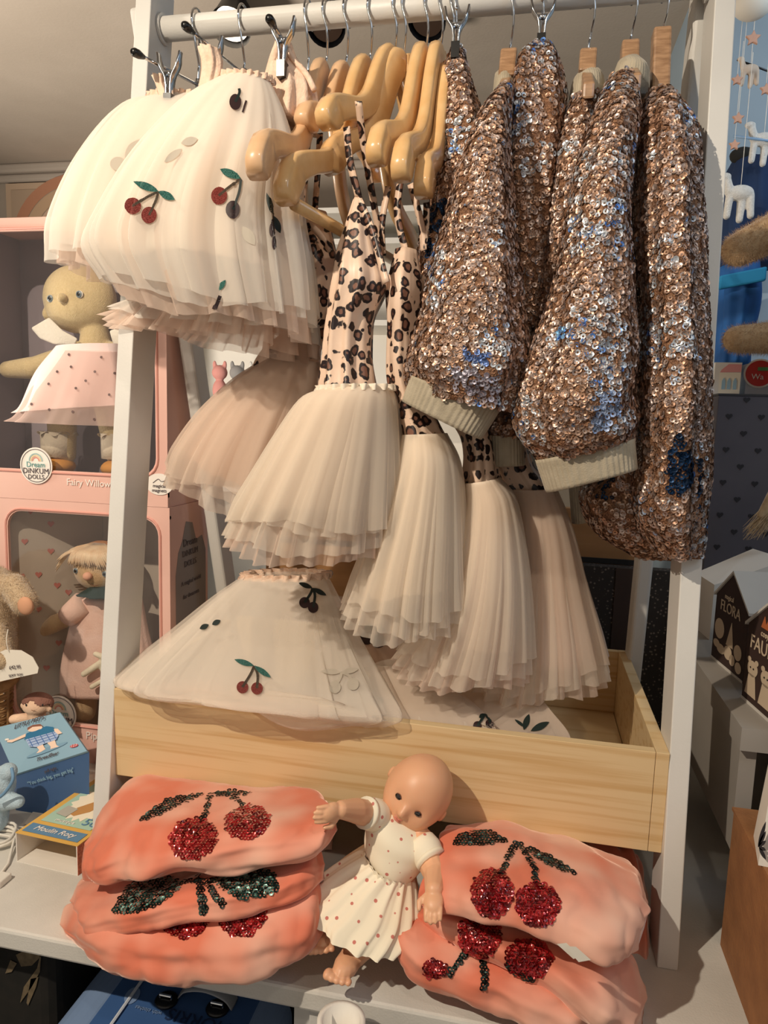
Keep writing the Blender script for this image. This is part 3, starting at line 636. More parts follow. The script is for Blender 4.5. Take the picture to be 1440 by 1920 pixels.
flat_hanger(955, 98, 950, 150, 'slim wooden hanger neck above the first sequin jacket with the wide left cuff')
flat_hanger(1103, 98, 1100, 140, 'slim wooden hanger neck between the second clipped sequin skirt and the middle jacket')
flat_hanger(1181, 82, 1180, 125, 'slim wooden hanger neck above the middle sequin jacket')
flat_hanger(1240, 58, 1236, 190, 'slim wooden hanger furthest right with a long bare neck')
NAVY = (.004, .02, .055)
# first clipped skirt
t = thing('sequin_skirt', 'narrow rose-gold sequin skirt with a navy patch, clipped beside the last wooden hanger', 'skirt', U(858, 85, Y=-.12), 'clipped sequin skirts')
sequined(t, 'skirt_panel', [(848, 90), (832, 140), (828, 230), (818, 340), (795, 450), (772, 545)], [(868, 90), (882, 150), (905, 240), (912, 340), (900, 450), (870, 560)], -.11, [.008, .02, .035, .045, .05, .05], 3600, .12, 4, 11, [([(806, 385), (835, 372), (845, 420), (825, 445), (803, 430)], NAVY), ([(795, 450), (818, 445), (822, 480), (800, 490)], NAVY)])
def mini_clip(px, py, lab):
    t = thing('clip_hanger', lab, 'hanger', U(px, py-50, Y=YR), 'metal clip hangers'); P0 = U(px, py-50, Y=YR); hook(P0, parent=t, bend=.01)
    clip(t, px, py-12, -.12, .055); V, F = tube([U(px, py-50, Y=-.14), U(px, py-62, Y=.05)], .002, 8); ob('cross_bar', V, F, CHROME, t, True); return t
mini_clip(856, 66, 'metal clip hanger holding the narrow left sequin skirt'); mini_clip(1017, 50, 'metal clip hanger holding the taller sequin skirt between two jackets')
# first jacket
t = thing('sequin_jacket', 'rose-gold sequin jacket nearest the leopard dresses, wide ribbed cuff slanting down to the right', 'jacket', U(950, 130, Y=-.12), 'rose-gold sequin bomber jackets')
sequined(t, 'sleeve', [(938, 168), (898, 225), (868, 310), (842, 400), (815, 500), (790, 600), (770, 690), (778, 735)], [(964, 166), (954, 225), (958, 310), (962, 400), (970, 500), (980, 600), (988, 690), (965, 775)], [-.17, -.19, -.21, -.22, -.23, -.24, -.25, -.25], [.02, .04, .05, .058, .06, .062, .06, .045], 7200, .07, 4, 12,
         [([(800, 350), (822, 340), (828, 420), (806, 440)], NAVY), ([(868, 652), (918, 664), (925, 690), (870, 672)], (.10, .16, .36)), ([(845, 690), (940, 690), (930, 760), (850, 730)], (.34, .32, .38))])
cuff(t, [(772, 704), (938, 768), (902, 824), (756, 752)], -.25, .04)
V, F = loft(prail([(945, 170), (952, 300), (975, 450), (985, 600), (985, 720)], -.04), prail([(985, 170), (1010, 300), (1030, 450), (1040, 600), (1020, 720)], -.04), [.05, .07, .09, .09, .08], 20, 40, .1, 5, .5, 1, seed=3); ob('jacket_body', V, F, SBASE, t, True)
V, F = loft(prail([(928, 140), (926, 160), (924, 190)], -.09), prail([(958, 132), (966, 150), (970, 185)], -.09), [.012, .03, .04], 10, 120, .02, 40, 1, 1); ob('ribbed_collar', V, F, RIB, t, True)
# second clipped skirt
t = thing('sequin_skirt', 'taller sequin skirt with a deep centre fold, clipped between the first and middle jackets', 'skirt', U(1018, 75, Y=-.12), 'clipped sequin skirts')
sequined(t, 'skirt_panel', [(1002, 84), (966, 130), (955, 250), (958, 380), (970, 500), (985, 620)], [(1034, 84), (1052, 130), (1060, 250), (1048, 380), (1040, 500), (1030, 620)], -.12, [.012, .035, .05, .055, .05, .05], 4200, .16, 3, 13, ph=1.2, amp0=.9)
# back jacket between
t = thing('sequin_jacket', 'sequin jacket squeezed between the clipped skirt and middle jacket, small dark cuff below', 'jacket', U(1100, 150, Y=-.1), 'rose-gold sequin bomber jackets')
sequined(t, 'sleeve', [(1072, 188), (1046, 280), (1030, 400), (1015, 500), (1000, 620), (970, 720), (920, 790), (915, 815)], [(1128, 186), (1112, 280), (1095, 400), (1075, 500), (1055, 620), (1030, 720), (1000, 790), (985, 820)], -.13, [.03, .04, .05, .05, .05, .05, .05, .04], 5200, .08, 4, 14)
cuff(t, [(916, 812), (982, 815), (984, 872), (918, 874)], -.13, .035, nf=30)
V, F = loft(prail([(1075, 150), (1070, 168), (1064, 205)], -.09), prail([(1112, 124), (1130, 145), (1134, 190)], -.09), [.015, .035, .045], 10, 120, .02, 40, 1, 1); ob('ribbed_collar', V, F, RIB, t, True)
# middle jacket
t = thing('sequin_jacket', 'broad middle sequin jacket with its sleeve in front and a pale ribbed cuff', 'jacket', U(1180, 120, Y=-.12), 'rose-gold sequin bomber jackets')
sequined(t, 'sleeve', [(1142, 150), (1112, 220), (1082, 320), (1058, 430), (1035, 540), (1005, 650), (965, 760), (985, 825), (1015, 868)], [(1186, 140), (1200, 220), (1186, 320), (1182, 430), (1190, 540), (1196, 650), (1196, 740), (1196, 790), (1190, 822)], [-.17, -.19, -.21, -.22, -.23, -.24, -.25, -.25, -.25], [.02, .04, .05, .058, .06, .065, .065, .06, .045], 8600, .07, 4, 15,
         [([(1045, 615), (1065, 610), (1060, 635), (1040, 635)], (.25, .5, .9)), ([(1120, 740), (1165, 730), (1160, 800), (1110, 810)], (.26, .32, .46))])
cuff(t, [(1004, 862), (1188, 822), (1194, 878), (1024, 922)], -.25, .042)
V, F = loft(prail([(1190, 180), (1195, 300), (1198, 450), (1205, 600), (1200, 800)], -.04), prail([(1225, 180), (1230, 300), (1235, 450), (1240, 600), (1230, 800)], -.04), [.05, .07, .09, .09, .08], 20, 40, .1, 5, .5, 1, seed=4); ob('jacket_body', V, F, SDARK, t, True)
V, F = loft(prail([(1158, 118), (1150, 140), (1140, 170)], -.11), prail([(1198, 108), (1216, 140), (1216, 178)], -.11), [.015, .04, .05], 10, 120, .02, 44, 1, 1); ob('ribbed_collar', V, F, RIB, t, True)
# right jacket
t = thing('sequin_jacket', 'longest sequin jacket at the right leg, with a large navy diamond patch near its hem', 'jacket', U(1238, 180, Y=-.12), 'rose-gold sequin bomber jackets')
DIA = [(1275, 808), (1302, 860), (1300, 905), (1262, 940), (1248, 905), (1250, 850)]
sequined(t, 'sleeve', [(1208, 182), (1190, 240), (1186, 340), (1180, 450), (1190, 600), (1186, 740), (1180, 860), (1180, 960), (1225, 1030)], [(1264, 182), (1292, 240), (1306, 340), (1310, 450), (1316, 600), (1318, 740), (1318, 860), (1316, 960), (1306, 1040)], [-.14, -.16, -.17, -.18, -.19, -.20, -.20, -.20, -.2], [.03, .05, .06, .065, .07, .075, .075, .07, .05], 10500, .10, 4, 16, [(DIA, NAVY), ([(1306, 860), (1316, 860), (1316, 950), (1308, 950)], NAVY)], ph=2, amp0=1)
sequined(t, 'jacket_body', [(1180, 500), (1170, 700), (1120, 850), (1085, 930), (1110, 990), (1180, 1035)], [(1250, 500), (1270, 700), (1290, 850), (1305, 930), (1308, 990), (1300, 1045)], -.11, [.04, .07, .09, .095, .09, .05], 6500, .08, 5, 17, [([(1120, 900), (1150, 890), (1150, 935), (1115, 935)], NAVY)])
cuff(t, [(1066, 906), (1122, 900), (1128, 970), (1072, 980)], -.06, .035, nf=30)
# ------------------------------------------------------------------ velvet sweatshirts
VEL = mat('coral_velvet', '#da775a', '#edbba4', 9, .8, bump=.15, bscale=30, sheen=.9, lo=.38, hi=.66, detail=2)
MATS['coral_velvet'].node_tree.nodes['Principled BSDF'].inputs['Sheen Tint'].default_value = (1, .72, .6, 1)
def red(): return np.array(random.choice([[.26, .005, .008], [.42, .012, .016], [.12, .002, .004], [.55, .04, .04]])+[1])*1.0
def blk(): return np.array(random.choice([[.012, .016, .014], [.02, .035, .03], [.008, .008, .008], [.05, .09, .075]])+[1])
def grn(): return np.array(random.choice([[.01, .03, .025], [.015, .05, .04], [.25, .42, .36], [.02, .07, .055], [.006, .012, .01]])+[1])
def folded(lab, top, bot, Yt, Yb, th, group, seed, name='folded_sweatshirt', nr=76, na=96, wr=.05, sq=.8):
    """folded garment lying flat: skinned from a back/upper rail to a front/lower rail"""
    A = prail(top, Yt); B = prail(bot, Yb); th = np.array(th, float)
    V, F = loft(A, B, th, nr, na, .035, 4, 1, 1, seed, dirv=(0, -.35, 1), seed=seed, wrinkle=wr, sq=sq)
    V = crumple(V, .009, 12, .003, 38); c = V.mean(0); o = ob(name, V, F, VEL, None, True)
    t = thing('sweatshirt', lab, 'sweatshirt', (c[0], c[1], V[:, 2].min()), group)
    return t, V, F, o
def sweatshirt(*a, **k):
    t, V, F, o = folded(*a, **k); bpy.data.objects.remove(o); o = ob('folded_body', V, F, VEL, t, True); return t, o
GL, GR_ = 'coral sweatshirts piled left of the doll', 'coral sweatshirts piled right of the doll'
# left pile, bottom to top
t, o = sweatshirt('coral velvet sweatshirt lowest in the left pile, bulging over the table edge', [(118, 1738), (160, 1700), (260, 1690), (400, 1690), (520, 1670), (590, 1650), (604, 1700)], [(126, 1748), (180, 1800), (270, 1826), (380, 1832), (500, 1812), (580, 1782), (606, 1740)], [-.36]*7, [-.41, -.455, -.47, -.475, -.46, -.44, -.41], [.008, .028, .034, .036, .034, .03, .01], GL, 21)
tr = bvh([o]); q = seq_patch('sequin_cherry', [(302, 1730), (340, 1728), (392, 1708), (395, 1730), (375, 1752), (345, 1762), (315, 1750)], tr, .0033, SEQR, t, colfn=red); seq_patch('sequin_cherry', [(410, 1715), (440, 1705), (500, 1702), (498, 1730), (470, 1755), (440, 1757), (415, 1740)], tr, .0033, SEQR, t, colfn=red)
t, o = sweatshirt('pink-coral sweatshirt in the middle of the left pile, showing two black sequin leaves', [(142, 1690), (170, 1655), (280, 1645), (400, 1635), (520, 1620), (590, 1600), (602, 1630)], [(144, 1710), (165, 1748), (260, 1732), (370, 1712), (480, 1694), (570, 1664), (602, 1640)], [-.33]*7, [-.40, -.44, -.455, -.455, -.44, -.42, -.39], [.008, .018, .021, .021, .02, .018, .008], GL, 22)
tr = bvh([o]); seq_patch('sequin_leaf', [(211, 1714), (218, 1690), (240, 1660), (275, 1645), (310, 1642), (345, 1655), (330, 1675), (295, 1700), (255, 1712)], tr, .0032, SEQ, t, colfn=grn); seq_patch('sequin_leaf', [(395, 1650), (440, 1630), (490, 1625), (515, 1640), (524, 1672), (490, 1680), (450, 1685), (415, 1668)], tr, .0032, SEQ, t, colfn=grn)
seq_patch('sequin_stem', stroke([(345, 1655), (375, 1650), (400, 1652)], 8), tr, .003, SEQ, t, colfn=blk); seq_patch('sequin_stem', stroke([(372, 1640), (378, 1680), (384, 1712)], 12), tr, .003, SEQ, t, colfn=blk); seq_patch('sequin_stem', stroke([(388, 1655), (405, 1680), (420, 1697)], 10), tr, .003, SEQ, t, colfn=blk)
t, o = sweatshirt('coral sweatshirt on top of the left pile with two round red sequin cherries', [(160, 1585), (200, 1525), (260, 1468), (390, 1476), (500, 1488), (590, 1500), (626, 1528)], [(152, 1646), (200, 1650), (290, 1636), (400, 1626), (510, 1610), (590, 1592), (630, 1545)], [-.36, -.30, -.24, -.24, -.25, -.27, -.36], [-.41, -.43, -.44, -.44, -.435, -.42, -.39], [.012, .022, .027, .027, .026, .022, .01], GL, 23)
tr = bvh([o]); seq_patch('sequin_cherry', circ(362, 1573, 46, 38, -.2), tr, .0034, SEQR, t, colfn=red); seq_patch('sequin_cherry', circ(464, 1542, 43, 32, -.1), tr, .0034, SEQR, t, colfn=red)
seq_patch('sequin_stem', stroke([(378, 1540), (388, 1515), (394, 1486)], 9), tr, .003, SEQ, t, colfn=blk); seq_patch('sequin_stem', stroke([(456, 1512), (440, 1496), (398, 1488)], 8), tr, .003, SEQ, t, colfn=blk)
seq_patch('sequin_leaf', [(254, 1542), (280, 1520), (310, 1500), (345, 1490), (378, 1490), (350, 1505), (310, 1525), (275, 1538)], tr, .0031, SEQ, t, colfn=blk); seq_patch('sequin_leaf', leaf((400, 1485), (482, 1489), 9), tr, .0031, SEQ, t, colfn=blk)
# right pile
t, o = sweatshirt('coral sweatshirt lowest in the right pile, lying on the front edge of the table', [(748, 1740), (800, 1735), (900, 1770), (1000, 1800), (1090, 1850), (1120, 1890)], [(745, 1760), (775, 1820), (880, 1862), (980, 1905), (1070, 1945), (1110, 1925)], -.35, [-.40, -.42, -.43, -.44, -.44, -.42], [.012, .024, .027, .028, .028, .01], GR_, 24)
tr = bvh([o]); seq_patch('sequin_cherry', circ(815, 1817, 22, 16), tr, .0032, SEQR, t, colfn=red); seq_patch('sequin_stem', stroke([(842, 1827), (862, 1800), (880, 1776)], 9), tr, .003, SEQ, t, colfn=blk); seq_patch('sequin_stem', stroke([(908, 1855), (908, 1820), (902, 1788)], 9), tr, .003, SEQ, t, colfn=blk)
t, o = sweatshirt('coral sweatshirt in the middle of the right pile, two shiny cherries peeking out', [(785, 1700), (840, 1700), (950, 1735), (1060, 1770), (1160, 1790), (1210, 1850)], [(785, 1728), (840, 1744), (940, 1796), (1040, 1848), (1120, 1915), (1192, 1935)], -.32, [-.37, -.40, -.42, -.43, -.44, -.42], [.010, .018, .021, .023, .025, .01], GR_, 25)
tr = bvh([o]); seq_patch('sequin_cherry', circ(900, 1752, 40, 42), tr, .0034, SEQR, t, colfn=red); seq_patch('sequin_cherry', circ(992, 1797, 44, 36), tr, .0034, SEQR, t, colfn=red); seq_patch('sequin_stem', stroke([(950, 1805), (975, 1828), (1005, 1835)], 8), tr, .003, SEQ, t, colfn=blk)
t, o = sweatshirt('coral sweatshirt on top of the right pile with sequin cherries and black leaf', [(820, 1600), (850, 1558), (960, 1565), (1090, 1600), (1190, 1640), (1215, 1700)], [(788, 1690), (830, 1698), (930, 1710), (1050, 1746), (1150, 1785), (1196, 1770)], [-.33, -.26, -.25, -.25, -.26, -.33], [-.37, -.41, -.425, -.43, -.43, -.40], [.018, .026, .030, .030, .028, .012], GR_, 26)
tr = bvh([o]); seq_patch('sequin_cherry', circ(923, 1674, 38, 45), tr, .0034, SEQR, t, colfn=red); seq_patch('sequin_cherry', circ(1008, 1695, 41, 40), tr, .0034, SEQR, t, colfn=red)
seq_patch('sequin_stem', stroke([(938, 1640), (955, 1605), (970, 1580)], 9), tr, .003, SEQ, t, colfn=blk); seq_patch('sequin_stem', stroke([(1005, 1658), (998, 1620), (972, 1582)], 9), tr, .003, SEQ, t, colfn=blk)
seq_patch('sequin_leaf', [(846, 1585), (865, 1563), (895, 1555), (925, 1560), (955, 1578), (920, 1584), (885, 1586)], tr, .0031, SEQ, t, colfn=blk); seq_patch('sequin_leaf', leaf((980, 1588), (1085, 1643), 18), tr, .0031, SEQ, t, colfn=blk)
t, o = sweatshirt('deeper coral sweatshirt pushed under the tray at the right, behind the pile', [(1090, 1560), (1140, 1585), (1190, 1600), (1212, 1680)], [(1120, 1720), (1170, 1800), (1205, 1860), (1216, 1800)], -.15, [-.22, -.24, -.25, -.22], [.03, .05, .05, .02], GR_, 27, )
t, o = sweatshirt('coral sweatshirt pushed under the tray at the left, behind the pile', [(240, 1470), (300, 1462), (400, 1480), (560, 1500), (620, 1530)], [(245, 1540), (300, 1560), (400, 1580), (560, 1600), (620, 1590)], -.12, -.16, [.02, .04, .05, .045, .02], GL, 28)
# small paper tags under the top right sweatshirt
for k, pp in enumerate(([(1044, 1770), (1062, 1768), (1090, 1795), (1075, 1798)], [(1060, 1774), (1080, 1775), (1108, 1800), (1085, 1804)])):
    V, F = hexa([U(p[0], p[1], Y=-.470-.003*k) for p in pp], [U(p[0], p[1], Y=-.4712-.003*k) for p in pp]); tag(ob('paper_tag', V, F, mat('paper', '#e8e0d2', rough=.7)), ('white paper tag further left, sticking out from the right sweatshirt pile', 'white paper tag further right, sticking out from the right sweatshirt pile')[k], 'tag')
# ------------------------------------------------------------------ tutus lying in the tray
GT = 'cherry tutus lying in the tray'
t = thing('cherry_tutu', 'cherry tutu draped over the left front of the tray, ruffled waist up', 'skirt', (-.2, -.15, .17), GT)
o = skirt(t, [(458, 1078), (400, 1120), (330, 1180), (262, 1240), (228, 1285), (300, 1300)], [(612, 1078), (640, 1140), (672, 1215), (705, 1290), (720, 1340), (690, 1352)], [-.06, -.10, -.15, -.21, -.262, -.265], [.03, .04, .05, .05, .035, .012],
          [(TS, 1, 0, 1), (TS, .93, 0, 1.1), (TS, .85, -.01, 1.3)], 6, .13, seed=31)
waistband(t, 460, 1078, 612, 1078, -.06, b=.03); tr = bvh(o)
cherry(tr, t, (571, 1131), (587, 1140), (586, 1104), (560, 1094), (612, 1118), 10, (PDARK, PDARKL, PDARKL)); cherry(tr, t, (455, 1290), (482, 1292), (477, 1250), (440, 1238), (508, 1272), 11)
cherry(tr, t, (628, 1290), (662, 1284), (640, 1262), (602, 1260), (672, 1256), 11, (PGHOST, PGHOST, PGHOST))
patch('leaf', leaf((375, 1180), (392, 1172), 10), tr, PDARKL, t); patch('leaf', leaf((398, 1172), (414, 1164), 10), tr, PDARKL, t)
V, F = loft(prail([(430, 1290), (520, 1300), (600, 1310)], -.262), prail([(470, 1325), (560, 1368), (720, 1350)], -.268), [.006, .008, .006], 16, 60, .12, 9, 1, 1, seed=3, dirv=(0, 1, .2)); ob('tulle_layer', V, F, TC, t, True)
t = thing('cherry_tutu', 'cherry tutu lying flat in the tray, middle, with dark cherries at its hem', 'skirt', (.05, -.15, .155), GT)
o = skirt(t, [(700, 1245), (690, 1280), (660, 1320), (640, 1350)], [(800, 1235), (850, 1290), (910, 1340), (930, 1372)], [-.10, -.15, -.20, -.229], [.02, .03, .025, .012], [(TD, 1, 0, 1), (TC, .9, 0, 1.2)], 9, .06, seed=32); tr = bvh(o)
cherry(tr, t, (690, 1334), (716, 1336), (704, 1312), (680, 1318), (720, 1316), 9, (PDARK, PDARKL, PDARKL)); cherry(tr, t, (895, 1362), (918, 1358), (908, 1340), (898, 1348), (925, 1356), 8, (PDARK, PDARKL, PDARKL))
t = thing('cherry_tutu', 'cherry tutu in shade at the back of the tray, behind the draped one', 'skirt', (.0, .02, .16), GT)
o = skirt(t, [(600, 1120), (620, 1160), (640, 1200), (640, 1240)], [(740, 1150), (770, 1190), (790, 1230), (800, 1250)], -.02, [.04, .05, .05, .05], [(TD, 1, 0, 1), (PLIN, .9, 0, 1)], 9, .06, seed=33); tr = bvh(o)
cherry(tr, t, (688, 1196), (710, 1202), (700, 1172), (682, 1180), (722, 1184), 12, (PDARK, PDARKL, PDARKL)); patch('cherry', circ(655, 1150, 10), tr, PDARK, t)
t = thing('cherry_tutu', 'brownish cherry tutu lying at the front right of the tray, only dark leaves clear', 'skirt', (.16, -.15, .155), GT)
o = skirt(t, [(860, 1290), (850, 1330), (840, 1370), (860, 1385)], [(1000, 1290), (1030, 1330), (1060, 1370), (1065, 1398)], [-.12, -.17, -.21, -.229], [.02, .02, .02, .008], [(TD, 1, 0, 1)], 9, .06, seed=34); tr = bvh(o)
patch('leaf', leaf((982, 1370), (992, 1340), 12), tr, PDARKL, t); patch('leaf', leaf((995, 1372), (1030, 1355), 13), tr, PDARKL, t); patch('leaf', leaf((965, 1350), (985, 1365), 6), tr, PDARKL, t)
# ------------------------------------------------------------------ baby doll
SKIN = mat('doll_vinyl', '#e5b08a', '#dfa681', 12, .42, sss=.15, spec=.4); EYE = mat('doll_eye', '#1c120d', rough=.08, coat=1); EYEW = mat('eye_white', '#e9e2d8', rough=.3); LIP = mat('doll_lips', '#cc7a66', rough=.4)
def hand(wr, tip, side, up, r=.0075, s=1.0, curl=.25):
    """palm, four unequal fingers and a thumb; wr wrist, tip direction point, side towards the thumb"""
    wr, d = np.array(wr), unit(np.array(tip)-np.array(wr)); side = unit(np.array(side)-d*(np.array(side)@d)); up = unit(np.cross(d, side))*np.sign(np.cross(d, side)@np.array(up)+1e-9)
    P = [ell(wr+d*.014*s, d*.015*s, side*.0125*s, up*.0075*s, 14, 10)]
    for k, ln in enumerate((.014, .0165, .0155, .012)):
        b = wr+d*.022*s+side*(.0085-.0057*k)*s; q = b+d*ln*.55*s-up*.002*s; e = q+(d*(1-curl)-up*curl*1.6)*ln*.5*s
        P += [capsule(b, .0034*s, q, .0031*s, 8), capsule(q, .0031*s, e, .0026*s, 8)]
    b = wr+d*.008*s+side*.009*s; q = b+side*.008*s+d*.007*s; P += [capsule(b, .0042*s, q, .0036*s, 8), capsule(q, .0036*s, q+d*.008*s-up*.002*s, .003*s, 8)]
    return P
def foot(an, toe, side, up, s=1.0):
    an, d = np.array(an), unit(np.array(toe)-np.array(an)); side = unit(np.array(side)-d*(np.array(side)@d)); up = unit(np.cross(d, side))*np.sign(np.cross(d, side)@np.array(up)+1e-9)
    P = [ell(an+d*.012*s, d*.024*s, side*.0145*s, up*.012*s, 14, 10), ell(an-d*.004*s, d*.014*s, side*.013*s, up*.013*s, 12, 8)]
    for k, (rr, ln) in enumerate(((.0058, .036), (.0046, .037), (.0043, .036), (.004, .034), (.0036, .031))):
        b = an+d*ln*s+side*(.012-.0062*k)*s-up*.002*s; P.append(ell(b, d*rr*1.35*s, side*rr*s, up*rr*s, 10, 7))
    return P
t = thing('baby_doll', 'bald baby doll in a dotted cream dress leaning on the tray between the piles', 'doll', (.0, -.36, 0))
HC = U(784, 1484, Y=-.305); HR = .0415
ex = unit(U(780, 1518, Y=-.345)-U(747, 1493, Y=-.345)); upd = U(806, 1440, Y=-.30)-U(772, 1492, Y=-.30); ez = unit(upd-ex*(upd@ex)); ey = np.cross(ez, ex)  # ey points into the head from the face
face = U(762, 1514, Y=-.345)-HC; face = unit(face-ez*(face@ez)*.35); ex = unit(np.cross(ez, -face)) if True else ex
ex = unit(np.cross(face, ez))*-1; ex = ex if ex@(U(780, 1518, Y=-.345)-U(747, 1493, Y=-.345)) > 0 else -ex
ez = unit(np.cross(ex, -face)); ez = ez if ez@upd > 0 else -ez; fy = face
def g(d, c, w_): c = unit(c); return math.exp(-((np.array(d)-c)**2).sum()/(2*w_*w_))
def headfn(d):       # d = (side, forward, up)
    x, f, z = d; s = 1.0
    s += .10*g(d, (0, -.75, .35), .55)+.03*g(d, (0, .5, .85), .5)                     # full back of the head, high brow
    s += .10*(g(d, (.55, .75, -.42), .28)+g(d, (-.55, .75, -.42), .28))                # cheeks
    s -= .075*(g(d, (.36, .9, .0), .15)+g(d, (-.36, .9, .0), .15))                      # eye sockets
    s += .17*g(d, (0, 1, -.17), .085)+.05*g(d, (0, 1, -.06), .08)+.05*(g(d, (.1, 1, -.2), .05)+g(d, (-.1, 1, -.2), .05))   # button nose
    s += .09*g(d, (0, .9, -.42), .13); s -= .045*math.exp(-((z+.405)/.016)**2)*math.exp(-(x/.14)**2)*(f > 0)   # mouth with a parting line
    s += .10*g(d, (0, .72, -.7), .16); s -= .03*g(d, (0, .85, -.56), .07)
    s -= .10*g(d, (0, 0, -1), .5)
    return s
hd = ell(HC, ex*HR*.98, fy*HR*1.02, ez*HR*1.12, 96, 64, headfn)
parts = [hd]
for s in (-1, 1):
    ec = HC+ex*s*HR*.99-fy*HR*.06-ez*HR*.12; parts += [ell(ec, ex*.003, fy*.0055, ez*.0085, 12, 8)]
CH = U(752, 1592, Y=-.325); HIP = U(690, 1700, Y=-.335); NK = U(770, 1545, Y=-.315)
parts += [capsule(HC-ez*HR*.7, .016, NK, .017, 14), capsule(CH, .032, HIP, .036, 18)]
SL = U(700, 1528, Y=-.335); WL = U(640, 1518, Y=-.395); SR = U(800, 1600, Y=-.335); ER = U(818, 1640, Y=-.365); WR = U(814, 1668, Y=-.40)
parts += [capsule(U(725, 1555, Y=-.33), .02, SL, .0165, 14), capsule(SL, .0165, U(668, 1520, Y=-.372), .0145, 12), capsule(U(668, 1520, Y=-.372), .0145, WL, .0105, 12), capsule(U(785, 1580, Y=-.33), .02, SR, .017, 14), capsule(SR, .017, ER, .015, 12), capsule(ER, .015, WR, .0108, 12)]
parts += hand(WL, U(606, 1528, Y=-.415), (0, -.2, -1), (-.2, -1, .3), s=.92); parts += hand(WR, U(812, 1705, Y=-.42), (-1, -.2, -.2), (.1, -1, .2), s=.92)
KL = U(645, 1712, Y=-.372); AL = U(618, 1745, Y=-.385); KR = U(698, 1748, Y=-.385); AR = U(660, 1794, Y=-.405)
parts += [capsule(HIP+(-.02, 0, 0), .026, KL, .019, 14), capsule(KL, .019, AL, .014, 12), capsule(HIP+(.015, 0, 0), .026, KR, .02, 14), capsule(KR, .02, AR, .0145, 12)]
parts += foot(AL, U(598, 1785, Y=-.425), (-1, -.2, -.1), (-.3, -1, .5), s=.95); parts += foot(AR, U(632, 1835, Y=-.44), (-1, 0, .2), (-.2, -1, .4), s=.98)
blob('body', parts, .00115, SKIN, t, 3)
def on_head(x, f, z, e=1.0):
    d = unit((x, f, z)); return HC+(ex*d[0]*HR*.98+fy*d[1]*HR*1.02+ez*d[2]*HR*1.12)*headfn(d)*e
for s in (-1, 1):
    c = on_head(.36*s, .9, -.0, 1.0); V, F = ell(c-fy*.0006, ex*.0054, fy*.003, ez*.0038, 20, 12); e = ob('eye', V, F, EYE, t, True)
    V, F = tube([on_head((.36+dx)*s, .9, dz, 1.015) for dx, dz in ((-.115, .03), (-.05, .075), (.03, .085), (.115, .05))], .0006, 6, smooth_n=14); ob('eyelid', V, F, mat('lash', '#7a4a33', rough=.6), t, True)
    if False: V, F = tube([on_head((.36+dx)*s, .9, dz, 1.012) for dx, dz in ((-.13, .24), (-.02, .28), (.12, .25))], .0005, 6, smooth_n=10); 0
for dz, rr in ((-.37, .0013), (-.435, .0015)):
    V, F = tube([on_head(x, .9, dz+.02*abs(x)/.12*(1 if dz < -.4 else -1)*-1, 1.0) for x in (-.13, -.05, 0, .05, .13)], [rr*.3, rr, rr*.85, rr, rr*.3], 8, smooth_n=16); ob('lip', V, F, LIP, t, True)
def dotted():
    m = bpy.data.materials.new('dotted_cotton'); m.use_nodes = True; N = m.node_tree; L = N.links; b = N.nodes['Principled BSDF']; b.inputs['Roughness'].default_value = .85
    tc = N.nodes.new('ShaderNodeTexCoord'); v = N.nodes.new('ShaderNodeTexVoronoi'); v.inputs['Scale'].default_value = 78; v.inputs['Randomness'].default_value = .35; L.new(tc.outputs['Object'], v.inputs['Vector'])
    r = N.nodes.new('ShaderNodeValToRGB'); e = r.color_ramp.elements; e[0].position = .15; e[0].color = lin('#c9776a'); e[1].position = .19; e[1].color = lin('#f2e6cd'); L.new(v.outputs['Distance'], r.inputs[0]); L.new(r.outputs[0], b.inputs['Base Color']); return m
DOT = dotted()
V, F = loft(prail([(702, 1500), (690, 1530), (684, 1560), (683, 1580), (690, 1598)], -.335), prail([(770, 1535), (812, 1580), (806, 1605), (790, 1625), (772, 1640)], -.325), [.012, .034, .038, .039, .037], 26, 70, .02, 3, 0, 1, seed=2, dirv=(0, 1, 0)); ob('dress_bodice', V, F, DOT, t, True)
for (a, b, ra, rb) in ((U(712, 1530, Y=-.337), U(686, 1524, Y=-.356), .0195, .0175), (U(788, 1580, Y=-.335), U(808, 1612, Y=-.35), .021, .0178)):
    V, F = tube([a, (a+b)/2, b, b+(b-a)*.04], [ra*.9, ra, rb, rb*.98], 26, smooth_n=12); ob('sleeve', V, F, DOT, t, True)
    V, F = tube([b-(b-a)*.16, b+(b-a)*.06], rb+.0012, 26); ob('sleeve_band', V, F, DOT, t, True)
A = prail([(686, 1590), (640, 1618), (605, 1645), (582, 1664), (588, 1686)], [-.335, -.345, -.36, -.37, -.378]); B = prail([(776, 1636), (782, 1676), (784, 1718), (774, 1758), (756, 1780)], [-.33, -.345, -.365, -.385, -.395])
V, F = loft(A, B, [.037, .042, .046, .046, .045], 34, 150, .06, 14, .7, 1, 1, close=False, seed=5); ob('dress_skirt', V, F, DOT, t, True)
V, F = loft(A[:1].repeat(2, 0)+[[0, 0, .003], [0, 0, -.003]], B[:1].repeat(2, 0)+[[0, 0, .003], [0, 0, -.003]], [.0385, .0385], 6, 110, .03, 26, 1, 1, close=False); ob('waist_gather', V, F, DOT, t, True)
